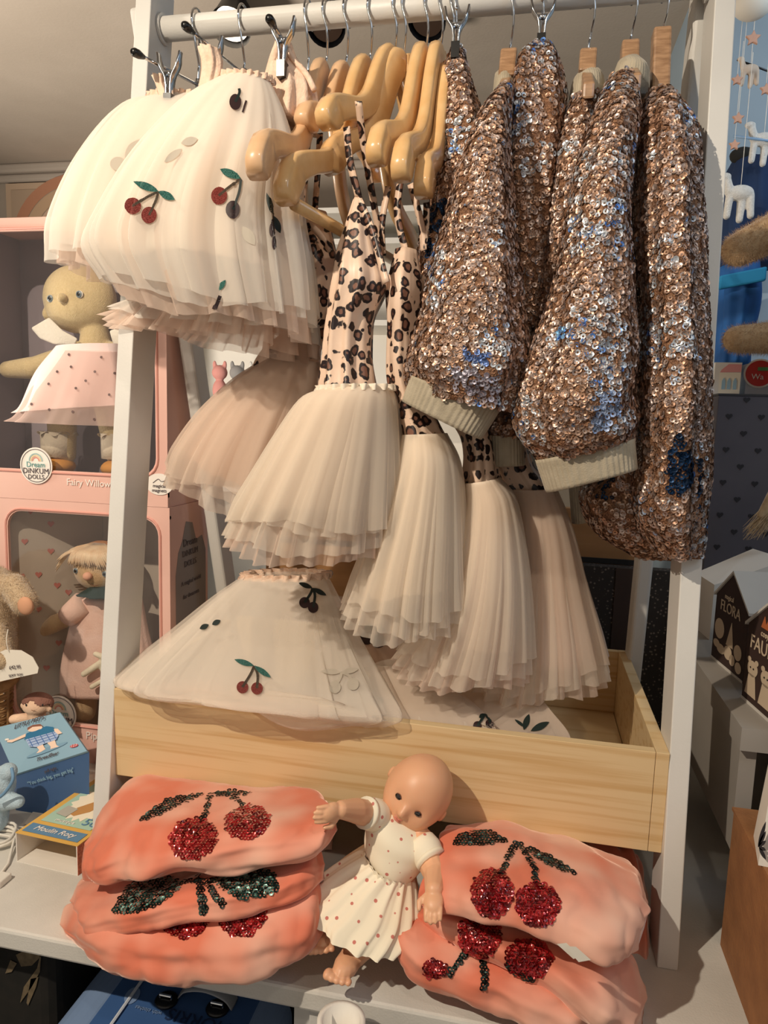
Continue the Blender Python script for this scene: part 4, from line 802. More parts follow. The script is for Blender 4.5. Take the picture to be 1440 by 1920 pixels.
# ------------------------------------------------------------------ left side: doll boxes and their dolls
PINK = mat('pink_card', '#e6bbad', '#e1b3a5', 5, .6); PINKD = mat('deep_pink_card', '#d79a8c', rough=.6); INN = mat('lavender_card', '#9c8f93', '#8b7e84', 3, .8); INN2 = mat('cream_card', '#b3a595', rough=.8); WIN = None
def glassm():
    m = bpy.data.materials.new('window_film'); m.use_nodes = True; N = m.node_tree; N.nodes.clear(); o = N.nodes.new('ShaderNodeOutputMaterial'); a = N.nodes.new('ShaderNodeBsdfTransparent'); b = N.nodes.new('ShaderNodeBsdfGlossy'); b.inputs['Roughness'].default_value = .08
    x = N.nodes.new('ShaderNodeMixShader'); x.inputs[0].default_value = .06; N.links.new(a.outputs[0], x.inputs[1]); N.links.new(b.outputs[0], x.inputs[2]); N.links.new(x.outputs[0], o.inputs[0]); return m
FILM = glassm(); WHITEP = mat('white_print', '#efe7de', rough=.6); GREYP = mat('grey_print', '#5a5054', rough=.6)
def rrect(x0, x1, z0, z1, r, n=6):
    out = []
    for cx_, cz_, a0 in ((x1-r, z1-r, 0), (x0+r, z1-r, 90), (x0+r, z0+r, 180), (x1-r, z0+r, 270)):
        for a in np.linspace(a0, a0+90, n): out.append((cx_+r*math.cos(math.radians(a)), cz_+r*math.sin(math.radians(a))))
    return out
def doll_box(lab, x0, x1, z0, z1, yf, yb, inner, wz0, margin, dx=0):
    t = thing('doll_box', lab, 'box', ((x0+x1)/2, (yf+yb)/2, z0), 'boxed soft dolls at the left'); th = .003
    wl = rrect(x0+margin, x1-margin, z0+wz0, z1-margin, .03); n = len(wl); outer = []
    cx_, cz_ = (x0+x1)/2, (z0+wz0+z1-margin)/2
    for (px, pz) in wl:   # frame: ring between window outline and box outline
        d = np.array([px-cx_, pz-cz_]); k = min(((x1-cx_) if d[0] > 0 else (cx_-x0))/max(abs(d[0]), 1e-6), ((z1-cz_) if d[1] > 0 else (cz_-z0))/max(abs(d[1]), 1e-6)); outer.append((cx_+d[0]*k, cz_+d[1]*k))
    V = [(p[0], yf, p[1]) for p in wl]+[(p[0], yf, p[1]) for p in outer]+[(p[0], yf+th*2, p[1]) for p in wl]+[(p[0], yf+th*2, p[1]) for p in outer]; F = []
    for i in range(n):
        j = (i+1) % n; F += [(i, j, n+j, n+i), (2*n+i, 3*n+i, 3*n+j, 2*n+j), (i, 2*n+i, 2*n+j, j), (n+i, n+j, 3*n+j, 3*n+i)]
    fr = ob('front_frame', V, F, PINK, t)
    # corner fillers so the frame outline is a true rectangle
    V, F = join(*[hexa([(cx, yf+.0003, cz), (px, yf+.0003, cz), (px, yf+.0057, cz), (cx, yf+.0057, cz)][::1 if (px-cx)*(1) > 0 else -1], [(cx, yf+.0003, pz), (px, yf+.0003, pz), (px, yf+.0057, pz), (cx, yf+.0057, pz)][::1 if (px-cx) > 0 else -1]) for cx, px, cz, pz in ((x0, x0+margin*.95, z0, z0+wz0*.95), (x1-margin*.95, x1, z0, z0+wz0*.95), (x0, x0+margin*.95, z1-margin*.95, z1), (x1-margin*.95, x1, z1-margin*.95, z1))]); c = ob('frame_corners', V, F, PINK, t)
    ln = rrect(x0+margin-.004, x1-margin+.004, z0+wz0-.004, z1-margin+.004, .033); V, F = tube([(p[0], yf-.0005, p[1]) for p in ln+[ln[0]]], .0022, 6); ob('window_edge', V, F, PINKD, t)
    ln = [(p[0], yf+.002, p[1]) for p in wl]; V = ln+[(a, b+.0004, c) for a, b, c in ln]; ob('window_film', V, [tuple(range(n)), tuple(range(n, 2*n))[::-1]], FILM, t)
    ob('side_panel', *box(x1-th, x1, yf+.006, yb, z0, z1), PINK, t); ob('side_panel', *box(x0, x0+th, yf+.006, yb, z0, z1), PINK, t)
    ob('side_liner', *box(x1-th-.001, x1-th, yf+.008, yb-th, z0+th, z1-th), inner, t); ob('side_liner', *box(x0+th, x0+th+.001, yf+.008, yb-th, z0+th, z1-th), inner, t); ob('back_panel', *box(x0+th, x1-th, yb-th, yb, z0, z1), inner, t); ob('bottom_panel', *box(x0+th, x1-th, yf+.006, yb-th, z0, z0+th), inner, t); ob('top_panel', *box(x0+th, x1-th, yf+.006, yb-th, z1-th, z1), PINK, t)
    return t
YF = 0.0
bz = [.0, .497, .50, .992]
X1 = float(U(318, 1100, Y=YF)[0]); 
b2 = doll_box('lower pink window box with a blond soft doll in a pale pink dress', -.775, -.425, .0, .497, YF, .15, INN2, .075, .022)
b1 = doll_box('upper pink window box with a bald cream soft doll in a spotted tutu', -.82, -.428, .4975, .992, YF, .14, INN, .055, .022)
def px2(x, y, Y): return U(x, y, Y=Y)
def roundel(t, px, py, r, Y, lines, eyz=(0, 0, 1)):
    c = U(px, py, Y=Y); pl = lambda pts, e=0: [(c[0]+p[0], Y-e, c[2]+p[1]) for p in pts]
    flat_poly(pl(circ(0, 0, r, n=36), .0008), WHITEP, 'badge', t, th=.0012); V, F = tube(pl(circ(0, 0, r*.9, n=36)+circ(0, 0, r*.9, n=36)[:1], .0024), .0006, 5); ob('badge_ring', V, F, GREYP, t)
    for k, (rr, col) in enumerate(((.44, '#9cb8b5'), (.34, '#e0c9a0'), (.24, '#d8907e'))):
        rr *= r; pts = [(rr*math.cos(a), r*.25+rr*math.sin(a)) for a in np.linspace(0, math.pi, 14)]; w_ = r*.07; pts = pts+[((rr-w_)*math.cos(a), r*.25+(rr-w_)*math.sin(a)) for a in np.linspace(math.pi, 0, 14)]
        flat_poly(pl(pts, .0022), mat('rainbow_print_%d' % k, col, rough=.6), 'rainbow_band', t)
    for s, dz, sz, m_ in lines: text(s, (c[0], Y-.0024, c[2]+dz*r), (1, 0, 0), (0, 0, 1), sz*r, m_, t)
TEAL = mat('teal_print', '#6fa3a0', rough=.6)
roundel(b1, 69, 873, .033, YF-.001, (('Dream', .05, .42, TEAL), ('DiNKUM', -.3, .42, GREYP), ('DOLLS', -.62, .34, GREYP)))
roundel(b2, 112, 1338, .036, YF-.001, (('Dream', .05, .40, TEAL), ('DiNKUM', -.3, .42, GREYP), ('DOLLS', -.62, .34, GREYP)))
text('Fairy Willow', U(166, 906, Y=YF-.001), (1, 0, 0), (0, 0, 1), .017, WHITEP, b1); text('Pip', U(172, 1380, Y=YF-.001), (1, 0, 0), (0, 0, 1), .02, WHITEP, b2)
c = U(299, 908, Y=YF-.001); flat_poly([(c[0]+p[0], YF-.001, c[2]+p[1]) for p in circ(0, 0, .026, .019, .0, 28)], WHITEP, 'badge', b1)
text('magical', (c[0], YF-.0016, c[2]-.003), (1, 0, 0), (0, 0, 1), .0085, GREYP, b1); text('magnets', (c[0], YF-.0016, c[2]-.011), (1, 0, 0), (0, 0, 1), .0085, GREYP, b1)
V, F = tube([(c[0]-.012, YF-.0018, c[2]+.002), (c[0]-.002, YF-.0018, c[2]+.009), (c[0]+.004, YF-.0018, c[2]+.005), (c[0]+.012, YF-.0018, c[2]+.007)], .0006, 5, smooth_n=12); ob('magnet_sketch', V, F, GREYP, b1)
# printed side panel of the lower box
xs = -.4248; GPAN = mat('grey_side_print', '#8d8380', rough=.6)
flat_poly([(xs, y, z) for y, z in ((.02, .04), (.14, .04), (.14, .40), (.125, .43), (.10, .425), (.085, .46), (.06, .465), (.045, .43), (.03, .41), (.02, .37))], GPAN, 'side_print', b2)
for k, (s, sz) in enumerate((('Dream', .02), ('DiNKUM', .016), ('DOLLS', .016))): text(s, (xs+.001, .075, .425-.02*k), (0, 1, 0), (0, 0, 1), sz, GREYP, b2)
for k, s in enumerate(('A magical world', 'for dreamers', '', 'Soft bodies', 'and little clothes', 'to love', '', 'Ready', 'to play')):
    if s: text(s, (xs+.001, .078, .35-.026*k), (0, 1, 0), (0, 0, 1), .012, GREYP, b2)
# heart prints on the inner card of the lower box
HRT = mat('rose_heart_print', '#b86f64', rough=.7)
def heart(cx, cy, s): return [(cx+s*.062*16*math.sin(a)**3, cy+s*.062*(13*math.cos(a)-5*math.cos(2*a)-2*math.cos(3*a)-math.cos(4*a))) for a in np.linspace(0, 2*math.pi, 18, endpoint=False)]
_a, _b = (-.768, .012), (-.655, .146)
ic = ob('inner_card', *hexa([(_a[0], _a[1], .004), (_a[0]+.002, _a[1], .004), (_b[0]+.002, _b[1], .004), (_b[0], _b[1], .004)], [(_a[0], _a[1], .493), (_a[0]+.002, _a[1], .493), (_b[0]+.002, _b[1], .493), (_b[0], _b[1], .493)]), INN2, b2); HRTR = bvh([ic, [q for q in b2.children if q.name.startswith('back_panel')][0]])
for px, py in ((57, 958), (95, 982), (46, 1015), (95, 1033), (72, 1077), (107, 1097), (72, 1142), (128, 1110), (110, 1205), (87, 1252), (122, 1300), (72, 1320), (40, 1080)):
    patch('heart_print', [(px+q[0]*6.5, py-q[1]*6.5) for q in heart(0, 0, 1)], HRTR, HRT, b2, step=12)
PLU = mat('cream_plush', '#dcc596', '#d4bb8a', 300, .95, bump=.5, bscale=700, sheen=.5); PLU2 = mat('sand_plush', '#cfae84', '#c8a67c', 300, .95, bump=.5, bscale=700, sheen=.5); BLK = mat('stitch_black', '#15161a', rough=.25); IRI = mat('iris_grey', '#6f7f86', rough=.3)
def eyes(t, pts, Y, r=.006, tree=None):
    for (x, y) in pts:
        c = hit(tree, x, y)[0]-np.array([0, .0005, 0]); V, F = ell(c, (r*1.25, 0, 0), (0, .002, 0), (0, 0, r*1.1)); ob('eye_white', V, F, EYEW, t, True); V, F = ell(c-(0, .0012, 0), (r*.95, 0, 0), (0, .002, 0), (0, 0, r)); ob('iris', V, F, IRI, t, True)
        V, F = ell(c-(0, .0024, 0), (r*.6, 0, 0), (0, .0015, 0), (0, 0, r*.62)); ob('pupil', V, F, BLK, t, True)
t = thing('soft_doll', 'bald cream soft doll in a pink spotted tutu inside the upper box', 'doll', U(150, 870, Y=.07)); Y0 = .065
def cp(a, ra, b, rb): return capsule(U(*a, Y=Y0), ra, U(*b, Y=Y0), rb, 18)
hc = U(150, 560, Y=Y0)
parts = [ell(hc, (.07, 0, -.008), (0, .045, 0), (.006, 0, .060), 30, 20, lambda d: 1+.06*max(0, -d[2])*abs(d[0])), ell(hc+(.0, 0, -.018), (.066, 0, 0), (0, .046, 0), (0, 0, .045), 24, 16), cp((178, 618), .024, (182, 700), .04), cp((150, 660), .02, (60, 690), .019), cp((60, 690), .021, (15, 693), .016), cp((115, 760), .028, (118, 850), .024), cp((205, 760), .028, (222, 850), .024), cp((215, 660), .02, (262, 690), .019), ell(hc+(-.055, -.02, -.03), (.008, 0, 0), (0, .008, 0), (0, 0, .012))]
o = blob('body', parts, .0028, PLU, t, 4); trd = bvh([o])
V, F = ell(hit(trd, 120, 560)[0]+(0, -.004, 0), (.0085, 0, 0), (0, .011, 0), (0, 0, .0085)); ob('nose', V, F, PLU, t, True)
eyes(t, [(95, 560), (149, 552)], .018, .0062, trd)
TUT = mat('pink_tutu', '#efdad6', '#ead2cd', 20, .8); DSPT = mat('tutu_spots', '#6f5a58', rough=.5, metal=.4); TPK = tulle('pink_tulle', '#ecd0c6', .45)
V, F = loft(prail([(108, 650), (70, 700), (45, 760), (30, 775)], .02), prail([(225, 645), (232, 700), (236, 740), (240, 760)], .02), [.03, .038, .043, .045], 24, 90, .05, 9, .1, 1, close=False, seed=4); tu = ob('tutu', V, F, TUT, t, True)
V, F = loft(prail([(112, 660), (70, 720), (40, 775), (20, 790)], .018), prail([(225, 660), (236, 720), (240, 770), (245, 800)], .018), [.032, .042, .047, .049], 20, 90, .07, 9, .1, 1, close=False, seed=4); tu2 = ob('tulle_layer', V, F, TPK, t, True)
tr = bvh([tu2])
for x, y in ((90, 682), (130, 665), (190, 670), (70, 698), (108, 697), (134, 688), (178, 697), (161, 714), (92, 720), (143, 728), (54, 722), (60, 758), (93, 768), (137, 772), (177, 786), (130, 797), (205, 740), (215, 700)): patch('spot', circ(x, y, 2.6, n=8), tr, DSPT, t)
SKW = mat('white_felt', '#e7dfd0', rough=.9, bump=.3)
for ps in ([(58, 615), (92, 595), (118, 620), (146, 635), (140, 648), (100, 645), (75, 635)], [(205, 620), (232, 612), (240, 640), (215, 655)]):
    V = [U(*p, Y=.03) for p in ps]; V2 = [U(*p, Y=.022) for p in ps]; n = len(ps); bevel(ob('collar_wing', V+V2, [tuple(range(n)), tuple(range(n, 2*n))[::-1]]+[(i, n+i, n+(i+1) % n, (i+1) % n) for i in range(n)], SKW, t, True), .003)
SOCK = mat('ribbed_sock', '#dccdb5', rough=.9, bump=.2); BOOT = mat('mustard_shoe', '#c98a3c', rough=.8)
for (x, yy) in ((109, 812), (222, 816)):
    a, b = U(x, yy, Y=Y0-.002), U(x, yy+44, Y=Y0-.002); V, F = tube([a, b], [.031, .03], 24); ob('sock', V, F, SOCK, t, True); V = []; n = 60
    for k in (0, 1):
        for j in range(n): q = 2*math.pi*j/n; rr = .031+.003*k+.003*k*math.sin(9*q); V.append(a+(rr*math.cos(q), rr*math.sin(q), .003-.004*k+.004*k*math.sin(7*q)))
    ob('frill', V, [(j, (j+1) % n, n+(j+1) % n, n+j) for j in range(n)], SOCK, t, True)
    V, F = ell(U(x, yy+62, Y=Y0-.01), (.03, 0, 0), (0, .035, 0), (0, 0, .017)); ob('shoe', V, F, BOOT, t, True)
# white star fairy-dust wand shape printed on the left inner card
flat_poly([U(x, y, Y=.1355) for x, y in ((0, 560), (10, 590), (42, 700), (48, 870), (20, 870), (0, 800))], mat('pale_print', '#bcb0b2', rough=.8), 'card_print', b1)
# blond doll
t = thing('soft_doll', 'blond soft doll in a pale pink dress inside the lower box, hugging a small bunny', 'doll', U(210, 1330, Y=.07)); hc = U(188, 1065, Y=Y0)
DRS = mat('pale_pink_cotton', '#e8c4b4', '#e2bbaa', 30, .9, bump=.2, bscale=300); CAPE = mat('dark_green_felt', '#223532', rough=.9); HAIR = mat('white_blond_hair', '#e5cba8', '#d9b48c', 60, .5, sheen=.4); HAIR2 = mat('strawberry_hair', '#c48a5c', '#b87c50', 60, .6)
parts = [ell(hc, (.052, 0, 0), (0, .04, 0), (0, 0, .045), 28, 18), capsule(hc-(0, 0, .04), .016, U(200, 1140, Y=Y0), .024), cp((150, 1150), .017, (105, 1168), .017), cp((105, 1168), .018, (74, 1188), .011), cp((225, 1150), .02, (262, 1190), .018), cp((165, 1280), .022, (160, 1335), .02), cp((235, 1280), .022, (238, 1335), .02)]
o = blob('body', parts, .0028, PLU2, t, 4); trd = bvh([o])
V, F = ell(hit(trd, 166, 1080)[0]+(0, -.003, 0), (.009, 0, 0), (0, .008, 0), (0, 0, .008)); ob('nose', V, F, mat('pink_felt', '#e3ab90', rough=.9), t, True)
eyes(t, [(143, 1070), (197, 1076)], .024, .0052, trd)
V, F = tube([U(170, 1096, Y=.028), U(177, 1099, Y=.027), U(184, 1097, Y=.028)], .0006, 6); ob('mouth', V, F, mat('lash', '#7a4a33', rough=.6), t)
V, F = loft(prail([(150, 1120), (132, 1180), (118, 1250), (118, 1300)], .062), prail([(265, 1120), (275, 1180), (290, 1250), (295, 1300)], .062), [.026, .030, .033, .034], 22, 70, .05, 6, .1, 1, close=True, seed=8); ob('dress', V, F, DRS, t, True)
V, F = tube([U(158, 1130, Y=.045), U(135, 1150, Y=.04), U(126, 1158, Y=.04)], [.024, .022, .02], 18); ob('sleeve', V, F, DRS, t, True)
V, F = loft(prail([(170, 1100), (148, 1112)], .04), prail([(215, 1100), (250, 1118)], .04), [.022, .034], 8, 40, .08, 7, 1, 1); ob('collar', V, F, CAPE, t, True)
rs = np.random.RandomState(3)
for k in range(46):
    f = k/45; a = (f-.5)*2.6; root = hc+np.array([.012*math.sin(a), -.006, .047]); kx = .056*math.sin(a); 
    long_ = 1.25 if abs(a) > .9 else 1.0
    tip = hc+np.array([kx*1.25-(.018 if a < -.7 else 0), -.044*math.cos(a)*1.0-.003, .016-rs.rand()*.008-(.016 if abs(a) > .9 else 0)]); mid = hc+np.array([kx*.78, -.040*math.cos(a*.8), .038])
    V, F = tube([root, mid, (mid+tip)/2+(0, -.004*math.cos(a), .003), tip], [.0035, .0032, .0026, .0008], 6, smooth_n=9); ob('hair_lock', V, F, HAIR, t, True)
V, F = ell(hc+(0, .010, .006), (.056, 0, 0), (0, .044, 0), (0, 0, .046), 24, 14); V[:, 1] = np.maximum(V[:, 1], hc[1]-.012); ob('hair_cap', V, F, HAIR2, t, True)
t = thing('toy_bunny', 'tiny cream felt bunny held by the blond doll', 'toy', U(190, 1270, Y=.01)); BUN = mat('cream_felt', '#e8dcc2', rough=.9, bump=.2); q = .0
parts = [ell(U(196, 1258, Y=-0+.005), (.018, 0, 0), (0, .008, 0), (0, 0, .016)), capsule(U(185, 1245, Y=.005), .007, U(150, 1268, Y=.003), .006), capsule(U(200, 1240, Y=.005), .007, U(172, 1230, Y=.003), .005), capsule(U(196, 1272, Y=.005), .012, U(200, 1300, Y=.005), .012), capsule(U(190, 1278, Y=.005), .005, U(165, 1292, Y=.003), .005)]
for p in parts: p[0][:, 1] = p[0][:, 1]+.012
blob('body', parts, .002, BUN, t, 3)
# hidden-edge items far left
FUR = mat('beige_bear_plush', '#cdb493', '#c0a482', 200, 1, bump=.8, bscale=500, sheen=.6); EARI = mat('inner_ear', '#cf9a79', rough=.9)
t = thing('teddy_bear', 'beige teddy bear cut off at the left edge, round ear turned to the camera', 'soft toy', U(0, 1300, Y=-.07))
def fuzz(o, n=9000, L_=.006, m=None, r_=.00025, parent=None, seed=1, down=.3):
    """short real hairs as thin slivers of geometry"""
    V = np.array([v.co[:] for v in o.data.vertices])+off(o.parent); F = [tuple(p.vertices) for p in o.data.polygons]; P, N = sample(V, F, n, -.0005)
    D = N+np.random.normal(0, .45, N.shape)-np.array([0, 0, down]); D /= np.linalg.norm(D, axis=1)[:, None]; S = np.cross(D, np.random.normal(size=N.shape)); S /= np.linalg.norm(S, axis=1)[:, None]
    ln = np.random.uniform(.6, 1.2, (n, 1))*L_; Q = np.stack([P-S*r_, P+S*r_, P+D*ln], 1).reshape(-1, 3)-off(parent)
    me = bpy.data.meshes.new('fur'); me.vertices.add(3*n); me.vertices.foreach_set('co', Q.ravel()); me.loops.add(3*n); me.loops.foreach_set('vertex_index', np.arange(3*n, dtype=np.int32)); me.polygons.add(n); me.polygons.foreach_set('loop_start', np.arange(0, 3*n, 3, dtype=np.int32)); me.polygons.foreach_set('loop_total', np.full(n, 3, np.int32)); me.update(calc_edges=True)
    me.materials.append(m); f = bpy.data.objects.new('fur', me); C.objects.link(f); f.parent = parent; f['kind'] = 'stuff'; return f
Yb = -.07
o = blob('body', [ell(U(-25, 1105, Y=Yb), (.055, 0, 0), (0, .045, 0), (0, 0, .045)), capsule(U(25, 1100, Y=Yb), .024, U(45, 1130, Y=Yb-.01), .023, 16), capsule(U(-20, 1130, Y=Yb), .045, U(-25, 1230, Y=Yb), .05, 18), capsule(U(-10, 1180, Y=Yb-.02), .02, U(5, 1235, Y=Yb-.05), .02)], .003, FUR, t, 4); fuzz(o, 14000, .006, FUR, .0003, t)
V, F = ell(U(48, 1136, Y=Yb-.028), (.015, 0, 0), (0, .008, 0), (0, 0, .016)); ob('inner_ear', V, F, EARI, t, True)
PAPER = mat('paper', '#e8e0d2', rough=.7)
t = thing('price_tag', 'cream half-round price tag hanging on a string from the bear', 'tag', U(30, 1215, Y=-.13)); pts = [(-20, 1232), (10, 1218), (40, 1219), (62, 1232), (73, 1252), (71, 1262), (-20, 1282)]
flat_poly([U(*p, Y=-.13) for p in pts], PAPER, 'card', t, th=.001); c = U(28, 1251, Y=-.1325); dx = unit(U(60, 1247, Y=-.1325)-U(10, 1252, Y=-.1325)); text('\u00a342.95', c, dx, np.cross((0, -1, 0), dx)*1, .0085, GREYP, t); text('SOFT TOY', U(30, 1266, Y=-.1325), dx, np.cross((0, -1, 0), dx), .006, GREYP, t)
V, F = tube([U(15, 1180, Y=-.125), U(12, 1200, Y=-.133), U(16, 1222, Y=-.133)], .0007, 6, smooth_n=10); ob('string', V, F, PAPER, t)
# wicker basket corner
WK = mat('wicker', '#b58f62', '#8f6a42', 40, .6); t = thing('wicker_basket', 'wicker basket corner under the bear, at the left edge', 'basket', U(0, 1350, Y=-.08))
bc = U(-62, 1300, Y=-.02); 
for k in range(12):
    z = .052+.0075*k; ring = [(bc[0]+(.084+.0005*k)*math.cos(a), bc[1]+.06*math.sin(a), z+.0012*math.sin(9*a+k*math.pi)) for a in np.linspace(-math.pi, math.pi, 60)]; V, F = tube(ring, .0034, 6); ob('wicker_strand', V, F, WK, t, True)
for k in range(14):
    a = -math.pi+2*math.pi*k/14; V, F = tube([(bc[0]+.084*math.cos(a), bc[1]+.06*math.sin(a), .003), (bc[0]+.09*math.cos(a), bc[1]+.066*math.sin(a), .145)], .004, 8); ob('wicker_stake', V, F, WK, t, True)
for k in range(6):
    z = .006+.0075*k; ring = [(bc[0]+.083*math.cos(a), bc[1]+.06*math.sin(a), z) for a in np.linspace(-math.pi, math.pi, 60)]; V, F = tube(ring, .0034, 6); ob('wicker_strand', V, F, WK, t, True)
ring = [(bc[0]+.092*math.cos(a), bc[1]+.068*math.sin(a), .147) for a in np.linspace(-math.pi, math.pi, 60)]; V, F = tube(ring, .0085, 10); ob('rim', V, F, WK, t, True)
# ------------------------------------------------------------------ small toys on the left of the table
SKF = mat('peach_felt', '#f0cdb0', '#e8c2a4', 60, .95, bump=.3, bscale=500); BRH = mat('brown_felt_hair', '#94685a', '#865c4f', 80, .95, bump=.5, bscale=500)
t = thing('boy_plush', 'small plush boy with brown felt hair peeping over the blue gift box', 'soft toy', U(70, 1440, Y=-.05)); Yp = -.075; hc = U(68, 1322, Y=Yp)
blob('body', [ell(hc, (.026, 0, 0), (0, .02, 0), (0, 0, .018), 24, 16), ell(hc+(-.027, 0, -.004), (.005, 0, 0), (0, .004, 0), (0, 0, .006)), ell(hc+(.026, 0, -.005), (.005, 0, 0), (0, .004, 0), (0, 0, .006)), capsule(hc-(0, 0, .015), .015, (hc[0], hc[1]+.005, .03), .022), capsule(hc+(-.01, 0, -.025), .01, hc+(-.04, -.008, -.028), .009)], .0018, SKF, t, 3)
V, F = ell(hc+(.001, .003, .003), (.0285, 0, 0), (0, .0225, 0), (0, 0, .0185), 40, 24)
keep = [f for f in F if all((V[i][2]-hc[2] > .004+.010*max(0, 1-abs((V[i][0]-hc[0]-.003)/.014)) or V[i][1] > hc[1]-.001) for i in f)]; ho = ob('hair', V, keep, BRH, t, True); sm = ho.modifiers.new('s', 'SOLIDIFY'); sm.thickness = .0015
for x in (49, 80):
    V, F = ell(U(x, 1322, Y=Yp-.0195), (.0014, 0, 0), (0, .0012, 0), (0, 0, .0024)); ob('eye', V, F, BLK, t, True)
V, F = tube([U(59, 1331, Y=Yp-.0195), U(62, 1333, Y=Yp-.0195), U(66, 1332, Y=Yp-.0195)], .0004, 5); ob('mouth', V, F, mat('lash', '#7a4a33'), t)
# blue gift box: lid seen from above
BLU = mat('light_blue_card', '#8fb2c6', '#87aabf', 5, .55); NAV = mat('navy_card', '#41608a', '#3a5781', 5, .6)
t = thing('gift_box', 'light blue and navy toy box with a drawn boy on its sloping lid', 'box', U(90, 1480, Y=-.16))
LT = [U(-12, 1365, Y=-.10), U(112, 1335, Y=-.10), U(163, 1408, Y=-.175), U(27, 1452, Y=-.175)]      # back-left, back-right, front-right, front-left
nrm = unit(np.cross(LT[3]-LT[0], LT[1]-LT[0])); nrm = nrm if nrm[2] > 0 else -nrm
zb = .0; BT = [np.array([p[0]+(.006 if i in (1, 2) else 0)*0, p[1], zb]) for i, p in enumerate(LT)]
fb = U(33, 1498, Y=-.172); fr = U(162, 1462, Y=-.172)
V, F = hexa([(LT[3][0], LT[3][1]+.001, 0), (LT[2][0], LT[2][1]+.001, 0), (LT[1][0], LT[1][1], 0), (LT[0][0], LT[0][1], 0)], [LT[3]-nrm*.006, LT[2]-nrm*.006, LT[1]-nrm*.006, LT[0]-nrm*.006]); ob('box_body', V, F, NAV, t)
V, F = hexa([LT[3]-nrm*.006, LT[2]-nrm*.006, LT[1]-nrm*.006, LT[0]-nrm*.006], [LT[3], LT[2], LT[1], LT[0]]); bevel(ob('lid', V, F, BLU, t), .001)
lex = unit(LT[2]-LT[3]); ley = unit(np.cross(nrm, lex)); w_l = np.linalg.norm(LT[2]-LT[3]); h_l = np.linalg.norm(LT[0]-LT[3]); lc = sum(LT)/4
def lid(u, v): return LT[3]*(1-u)*(1-v)+LT[2]*u*(1-v)+LT[1]*u*v+LT[0]*(1-u)*v+nrm*.0006   # u right, v up
text('LITTLE PEEPS', lid(.54, .91)+nrm*.0028, lex, ley, .0115, GREYP, t); text('ThreadBear', lid(.52, .12)+nrm*.0015, lex, ley, .0095, GREYP, t)
DB = mat('deep_blue_print', '#2f7199', rough=.6); PK = mat('skin_print', '#f0d2bd', rough=.6); BR = mat('brown_print', '#8a5a4a', rough=.6); CK = mat('check_print', '#a9bcdc', rough=.6); CKD = mat('check_line_print', '#5577b0', rough=.6); SHD = mat('shadow_print', '#7ba0b8', rough=.6); REDP = mat('red_print', '#c0505a', rough=.6)
def lp(name, pts, m, e=1): flat_poly([lid(*p)+nrm*.0004*e for p in pts], m, name, t, th=.0003)
lp('drawn_shadow', circ(.55, .26, .3, .045, .1), SHD, 0)
lp('drawn_leg', [(.44, .42), (.54, .42), (.54, .28), (.46, .25), (.40, .25), (.46, .30)], PK, 1); lp('drawn_leg', [(.60, .42), (.72, .42), (.70, .29), (.72, .25), (.60, .25), (.62, .30)], PK, 1)
lp('drawn_shorts', [(.36, .58), (.78, .60), (.80, .48), (.74, .40), (.58, .39), (.44, .37), (.36, .42)], CK, 2)
for k in range(5): lp('check_line', [(.40+.085*k, .585), (.412+.085*k, .585), (.412+.085*k, .40), (.40+.085*k, .40)], CKD, 3)
for k in range(3): lp('check_line', [(.37, .55-.055*k), (.78, .56-.055*k), (.78, .55-.055*k), (.37, .54-.055*k)], CKD, 3)
lp('drawn_shirt', [(.34, .58), (.42, .70), (.72, .74), (.80, .68), (.78, .58)], DB, 3); lp('drawn_arm', [(.38, .64), (.16, .60), (.10, .63), (.12, .67), (.20, .65), (.40, .70)], PK, 2); lp('drawn_arm', [(.76, .66), (.84, .62), (.86, .50), (.80, .50), (.78, .58)], PK, 2)
lp('drawn_head', circ(.56, .75, .105, .06), PK, 3); lp('drawn_hair', [(.45, .76), (.47, .81), (.56, .84), (.66, .82), (.68, .76), (.62, .78), (.54, .80), (.48, .77)], BR, 4); lp('drawn_shell', circ(.12, .68, .03, .02), WHITEP, 4)
lp('drawn_badge', circ(.90, .17, .055, .032), REDP, 2); text('1 2 3', lid(.90, .17)+nrm*.001, lex, ley, .006, WHITEP, t)
fc = (LT[3]+LT[2])/2; text('"You think big, you get big"', np.array([fc[0], LT[3][1]+.0005, fc[2]-.024]), unit((LT[2]-LT[3])*[1, 0, 1]), unit(np.cross((0, -1, 0), unit((LT[2]-LT[3])*[1, 0, 1]))), .0085, BLU, t); text('pull tight', np.array([fc[0], LT[3][1]+.0005, fc[2]-.012]), unit((LT[2]-LT[3])*[1, 0, 1]), unit(np.cross((0, -1, 0), unit((LT[2]-LT[3])*[1, 0, 1]))), .007, GREYP, t)
# yellow sleeve box
YEL = mat('yellow_card', '#dcae58', '#d6a64f', 6, .55); ORA = mat('orange_pattern_card', '#cf6f45', '#a8482c', 300, .6); WHC = mat('white_card', '#e6e0d6', '#ded8ce', 6, .7); ORP = mat('orange_print', '#d0803a', rough=.6); MINT = mat('mint_print', '#a9c7b4', rough=.6); CRP = mat('cream_print', '#f2e6cf', rough=.6); BRP = mat('marmot_print', '#c08c52', rough=.6); BLP = mat('blue_label_print', '#5f86a6', rough=.6); GRP = mat('grey_toy_print', '#b5b0a4', rough=.6)
t = thing('sleeve_box', 'open yellow toy matchbox with a white inside, mostly hidden by the left leg', 'box', U(110, 1630, Z=0))
FL, FR = U(31, 1615, Z=0), U(146, 1642, Z=0); zt_ = float(U(25, 1560, Y=FL[1])[2]); BLd = unit((U(205, 1440, Z=zt_)-U(25, 1560, Z=zt_))*[1, 1, 0]); L_ = .215; ww = unit(FR-FL)*float(np.linalg.norm(FR-FL)); up = np.array([0, 0, zt_])
